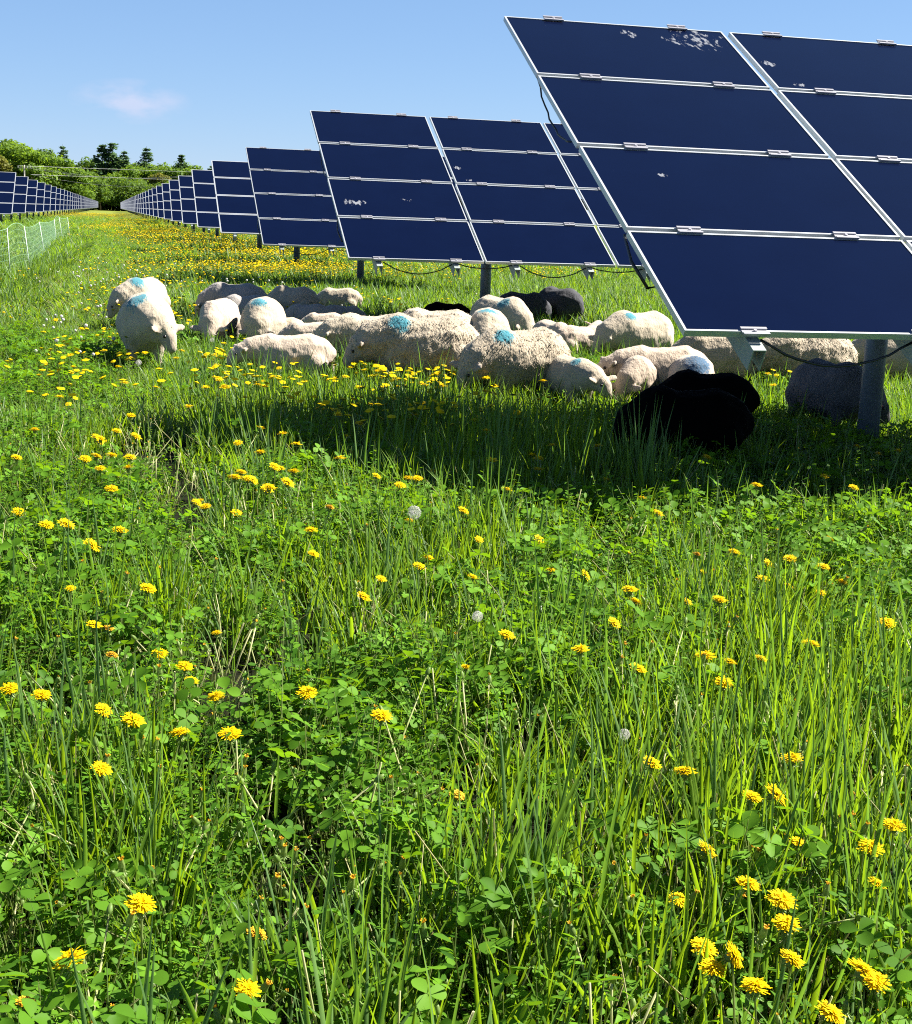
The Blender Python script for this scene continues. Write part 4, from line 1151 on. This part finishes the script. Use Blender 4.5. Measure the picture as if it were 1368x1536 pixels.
# ------------------------------------------------------------------ net fence on the left
def fence():
    posts = [((-34, 428), (-38, 352)), ((16, 420), (12.4, 348)), ((45.5, 409), (37, 345)), ((68, 388), (59, 337)), ((84.5, 367), (82, 332)), ((94.5, 364), (88.5, 328.5)), ((105, 361), (101.6, 328.5))]
    mp_ = simple('white_fence_post', (0.62, 0.70, 0.66), 0.5); mn = leaf_mat('green_net_string', (0.30, 0.52, 0.33), (0.36, 0.58, 0.40), (0.3, 0.5, 0.3), .25, .6)
    G = []
    for (g, t_) in posts:
        a = at(*g); k = F_PX / math.hypot(a.x, a.y); G.append((a, (g[1] - t_[1]) / k, Vector(((t_[0] - g[0]) / k * .8, 0, 0))))
    root = empty('net_fence', G[1][0]); tag(root, 'pale green electric sheep netting on thin white posts at the left edge', 'fence')
    tops = []
    for a, h, ln in G:
        b = MB(); q = a - G[1][0]; b.tube([q, q + Vector((0, 0, h)) + ln], .008, 6); b.build('fence_post', mp_, root, True); tops.append((q, q + Vector((0, 0, h)) + ln))
    b = MB()
    for i in range(len(tops) - 1):
        (b0, t0), (b1, t1) = tops[i], tops[i + 1]; L = (b1 - b0).length; nv = int(L / .17); nh = 8
        arch = .10 if i in (1, 4) else -.05
        def pt(u, v): return b0.lerp(b1, u).lerp(t0.lerp(t1, u) + Vector((0, 0, arch * 4 * u * (1 - u))), v)
        for j in range(nh + 1):
            b.tube([pt(k / 8, .03 + .96 * j / nh) for k in range(9)], 0.0021 if j < nh else .006, 3, 0, False)
        for k in range(1, nv): b.tube([pt(k / nv, .03), pt(k / nv, 0.99)], .0018, 3, 0, False)
    b.build('net', mn, root)


fence()

# ------------------------------------------------------------------ the wood behind
M['leaf_tree'] = leaf_mat('tree_leaf', (0.05, 0.11, 0.010), (0.125, 0.205, 0.02), (0.25, 0.40, 0.02), .42, .6, .2)
M['leaf_tree_dark'] = leaf_mat('tree_leaf_dark', (0.035, 0.085, 0.012), (0.10, 0.17, 0.022), (0.20, 0.32, 0.02), .4, .6, .2)
M['leaf_warm'] = leaf_mat('tree_leaf_warm', (0.10, 0.11, 0.018), (0.17, 0.18, 0.03), (0.30, 0.30, 0.04), .4, .6, .2)
M['needle'] = leaf_mat('pine_needle', (0.045, 0.10, 0.045), (0.11, 0.19, 0.08), (0.20, 0.34, 0.11), .25, .6, .2)
M['bark'] = simple('bark', (0.07, 0.055, 0.04), .9, 0, .1, .3, 6.0)


def leaf_card(b, c, n, s_, mi, tint, rnd):
    X = n.orthogonal().normalized(); X = Matrix.Rotation(rnd.uniform(0, 6.28), 3, n) @ X; Y = n.cross(X)
    b.add([c + X * s_, c + Y * s_ * .6 - X * s_ * .2, c - X * s_ * .9, c - Y * s_ * .7 + X * s_ * .1], [(0, 1, 2, 3)], mi, tint)


def broadleaf(seed, H, Wd, n=5400):
    rnd = random.Random(seed); tr = MB(); cr = MB()
    tr.tube([(0, 0, -.3), (rnd.gauss(0, .1), 0, H * .25), (rnd.gauss(0, .3), rnd.gauss(0, .3), H * .55), (0, 0, H * .8)], [.28, .22, .15, .05], 7)
    lobes = []
    for i in range(17):
        a = rnd.uniform(0, 6.28); q = rnd.uniform(.22, .92); rr = Wd * .5 * math.sin(math.pi * min(.98, .18 + q * .80)) ** .7 * rnd.uniform(.35, .85)
        c = Vector((math.cos(a) * rr, math.sin(a) * rr, H * q)); lobes.append((c, rnd.uniform(.16, .27) * Wd, rnd.random()))
        tr.tube([(0, 0, H * q * .6), c * .7 + Vector((0, 0, c.z * .25)), c], [.09, .06, .03], 4)
    lobes.append((Vector((0, 0, H * .88)), Wd * .2, .7))
    for i in range(n):
        c, r_, tn = rnd.choice(lobes); d = Vector((rnd.gauss(0, 1), rnd.gauss(0, 1), rnd.gauss(0, 1))).normalized()
        p = c + Vector((d.x, d.y, d.z * .8)) * r_ * (rnd.random() ** .4) * rnd.uniform(.85, 1.15)
        nn = (d + Vector((rnd.gauss(0, .6), rnd.gauss(0, .6), .4 + rnd.gauss(0, .6)))).normalized()
        leaf_card(cr, p, nn, rnd.uniform(.2, .42), 0, min(1, max(0, tn * .7 + rnd.uniform(0, .35))), rnd)
    return tr, cr


def conifer(seed, H, Wd, sparse=1.0):
    rnd = random.Random(seed); tr = MB(); cr = MB()
    tr.tube([(0, 0, -.3), (0, 0, H * .5), (0, 0, H)], [.25, .17, .03], 7)
    z = H * .18
    while z < H * .98:
        q = (z / H - .18) / .8
        nb = rnd.randint(4, 6)
        for k in range(nb):
            a = rnd.uniform(0, 6.28); L = Wd * .5 * (1 - q) ** .75 * rnd.uniform(.55, 1.25) + .3
            d = Vector((math.cos(a), math.sin(a), rnd.uniform(-.12, .28))); tip = Vector((0, 0, z)) + d * L
            tr.tube([(0, 0, z), tip], [.05, .015], 4)
            for j in range(int(42 * sparse * L / (Wd * .5) + 14)):
                t_ = rnd.uniform(.25, 1.05); p = Vector((0, 0, z)).lerp(tip, t_) + Vector((rnd.gauss(0, .22), rnd.gauss(0, .22), rnd.gauss(0.05, .14)))
                leaf_card(cr, p, Vector((rnd.gauss(0, .4), rnd.gauss(0, .4), 1)).normalized(), rnd.uniform(.22, .5), 0, rnd.random(), rnd)
        z += H * rnd.uniform(.035, .055)
    return tr, cr


def protos(lst, mat):
    r = []
    for tr, cr in lst: r.append((tr.build('trunk', M['bark'], add=False, smooth=True).data, cr.build('crown', M[mat], add=False).data))
    return r


BROAD = protos([broadleaf(600 + i, 12, 9.5) for i in range(3)], 'leaf_tree')
DARKB = protos([broadleaf(620 + i, 12, 8.5) for i in range(2)], 'leaf_tree_dark')
WARM = protos([broadleaf(630, 12, 8)], 'leaf_warm')
CONI = protos([conifer(640, 15, 7.5, 1.2), conifer(641, 15, 6.5, .9), conifer(642, 15, 8, .6)], 'needle')


def tree(px, ytop, depth, pr, H0, label, group, name='broadleaf_tree', wide=1.0):
    g = at_depth(px, ytop, depth); h = g.z; s_ = h / H0
    root = empty(name, (g.x, depth, 0), random.uniform(0, 6.28)); root.scale = (s_ * wide, s_ * wide, s_)
    tag(root, label, 'tree', group)
    tr, cr = random.choice(pr); child('trunk', tr, root); child('crown', cr, root)


G1 = 'trees along the edge of the wood'
lab_l = 'bright green leafy tree of the wood above the left panel row'
for px, yt, dp in ((-52, 205, 481), (-25, 212, 473), (4, 216, 490), (27, 214, 473), (48, 226, 467), (70, 234, 481), (88, 236, 474), (104, 246, 485), (118, 252, 474)):
    tree(px, yt, dp, BROAD, 12, lab_l, G1, wide=1.05)
for px, yt, dp in ((134, 256, 516), (150, 272, 490), (160, 262, 533), (176, 258, 550), (193, 252, 533), (210, 250, 541), (232, 252, 546), (250, 250, 536), (284, 252, 541), (305, 256, 550), (330, 258, 550), (355, 262, 550)):
    tree(px, yt, dp, DARKB if px < 165 else BROAD, 12, 'green leafy tree of the far wood at the end of the grass lane', G1, wide=1.2)
for px, yt, dp in ((-80, 222, 490), (-110, 215, 498), (385, 262, 567), (415, 260, 567), (15, 208, 516), (60, 222, 516)):
    tree(px, yt, dp, DARKB, 12, 'dark leafy tree standing back in the wood', G1, wide=1.1)
for i, px in enumerate(range(112, 305, 13)):
    tree(px, 247 + 7 * math.sin(i * 2.3) + (6 if px > 240 else 0), 575, BROAD if i % 3 else DARKB, 12, 'leafy tree of the back row, its rounded top in the skyline of the far wood', G1, wide=1.15)
tree(238, 258, 520, WARM, 12, 'reddish leafed tree among the green ones at the lane end', G1)
tree(0, 232, 462, WARM, 12, 'yellowish leafy tree at the left edge of the wood', G1)
for px, yt, lab, i, wd in ((94, 216, 'dark pine top rising over the bright trees at the left', 2, .8), (153, 216, 'broad dark pine, left of the pair at the lane end', 0, 1.15), (168, 213, 'tallest dark pine at the lane end', 1, 1.2), (186, 224, 'dark pine right of the tallest, leaning outward', 2, .9),
                           (220, 219, 'lone pine with flat separate branches above the reddish tree', 2, .95), (272, 231, 'dark pine beside the top of the right panel row', 1, 1.0), (318, 246, 'far pine just above the right hand panel row', 2, .9)):
    tree(px, yt, 556, [CONI[i]], 15, lab, 'pines of the wood', 'pine_tree', wd)
# understory that closes the foot of the wood
und = []
for i in range(190):
    px = random.uniform(-120, 430) if i < 150 else random.uniform(135, 205); p = at_depth(px, 312, random.uniform(470, 510) if px < 130 else random.uniform(500, 545)); und.append((p.x, p.y, -.5))
bm_ = [broadleaf(660 + i, 9, 12, 1500) for i in range(2)]
uo = []
for tr, cr in bm_:
    o = cr.build('shrub', M['leaf_tree_dark'], add=False); uo.append(o)
for i, o in enumerate(uo): o.name = 'shrub_%02d' % i
proto_collection('shrubs', uo)
scatter('undergrowth', 'dense green undergrowth at the foot of the far wood', 'undergrowth', PROTO['shrubs'], np.array(und), np.stack([np.zeros(190), np.zeros(190), RNG.uniform(0, 6.28, 190)], 1), np.repeat(RNG.uniform(.8, 1.3, 190)[:, None], 3, 1), RNG.integers(0, 2, 190))

# power line in front of the wood
M['wood'] = simple('grey_pole', (0.30, 0.28, 0.25), .8)
M['wire'] = simple('pale_wire', (0.55, 0.57, 0.58), .5)
ends = []
for px in (38, 330):
    p = at_depth(px, 312, 255); q = empty('utility_pole', (p.x, p.y, 0)); ends.append(q)
    tag(q, 'grey utility pole with a crossarm behind the left panel row' if px < 100 else 'utility pole hidden behind the right panel row', 'utility pole', 'poles of the power line')
    b = MB(); b.tube([(0, 0, -.3), (0, 0, 8.2)], [.16, .11], 8); b.build('pole', M['wood'], q, True)
    b = MB(); b.box((0, 0, 7.7), (2.4, .12, .14)); b.build('crossarm', M['wood'], q)
    for x in (-1.1, 0.55, 1.1):
        b = MB(); b.tube([(x, 0, 7.77), (x, 0, 8.05)], [.06, .09], 6); b.build('insulator', M['wire'], q)
for x, hz in ((-1.1, 8.05), (0.55, 8.05), (1.1, 6.6)):
    a = ends[0].location + Vector((x, 0, hz)); c = ends[1].location + Vector((x, 0, hz)); b = MB()
    b.tube([a.lerp(c, i / 14) - Vector((0, 0, 1.5 * 4 * (i / 14) * (1 - i / 14))) for i in range(15)for i in range(15)], .02, 5)
    o = b.build('power_line', M['wire'], None, True); tag(o, 'pale sagging power line crossing in front of the wood', 'wire', 'wires of the power line')
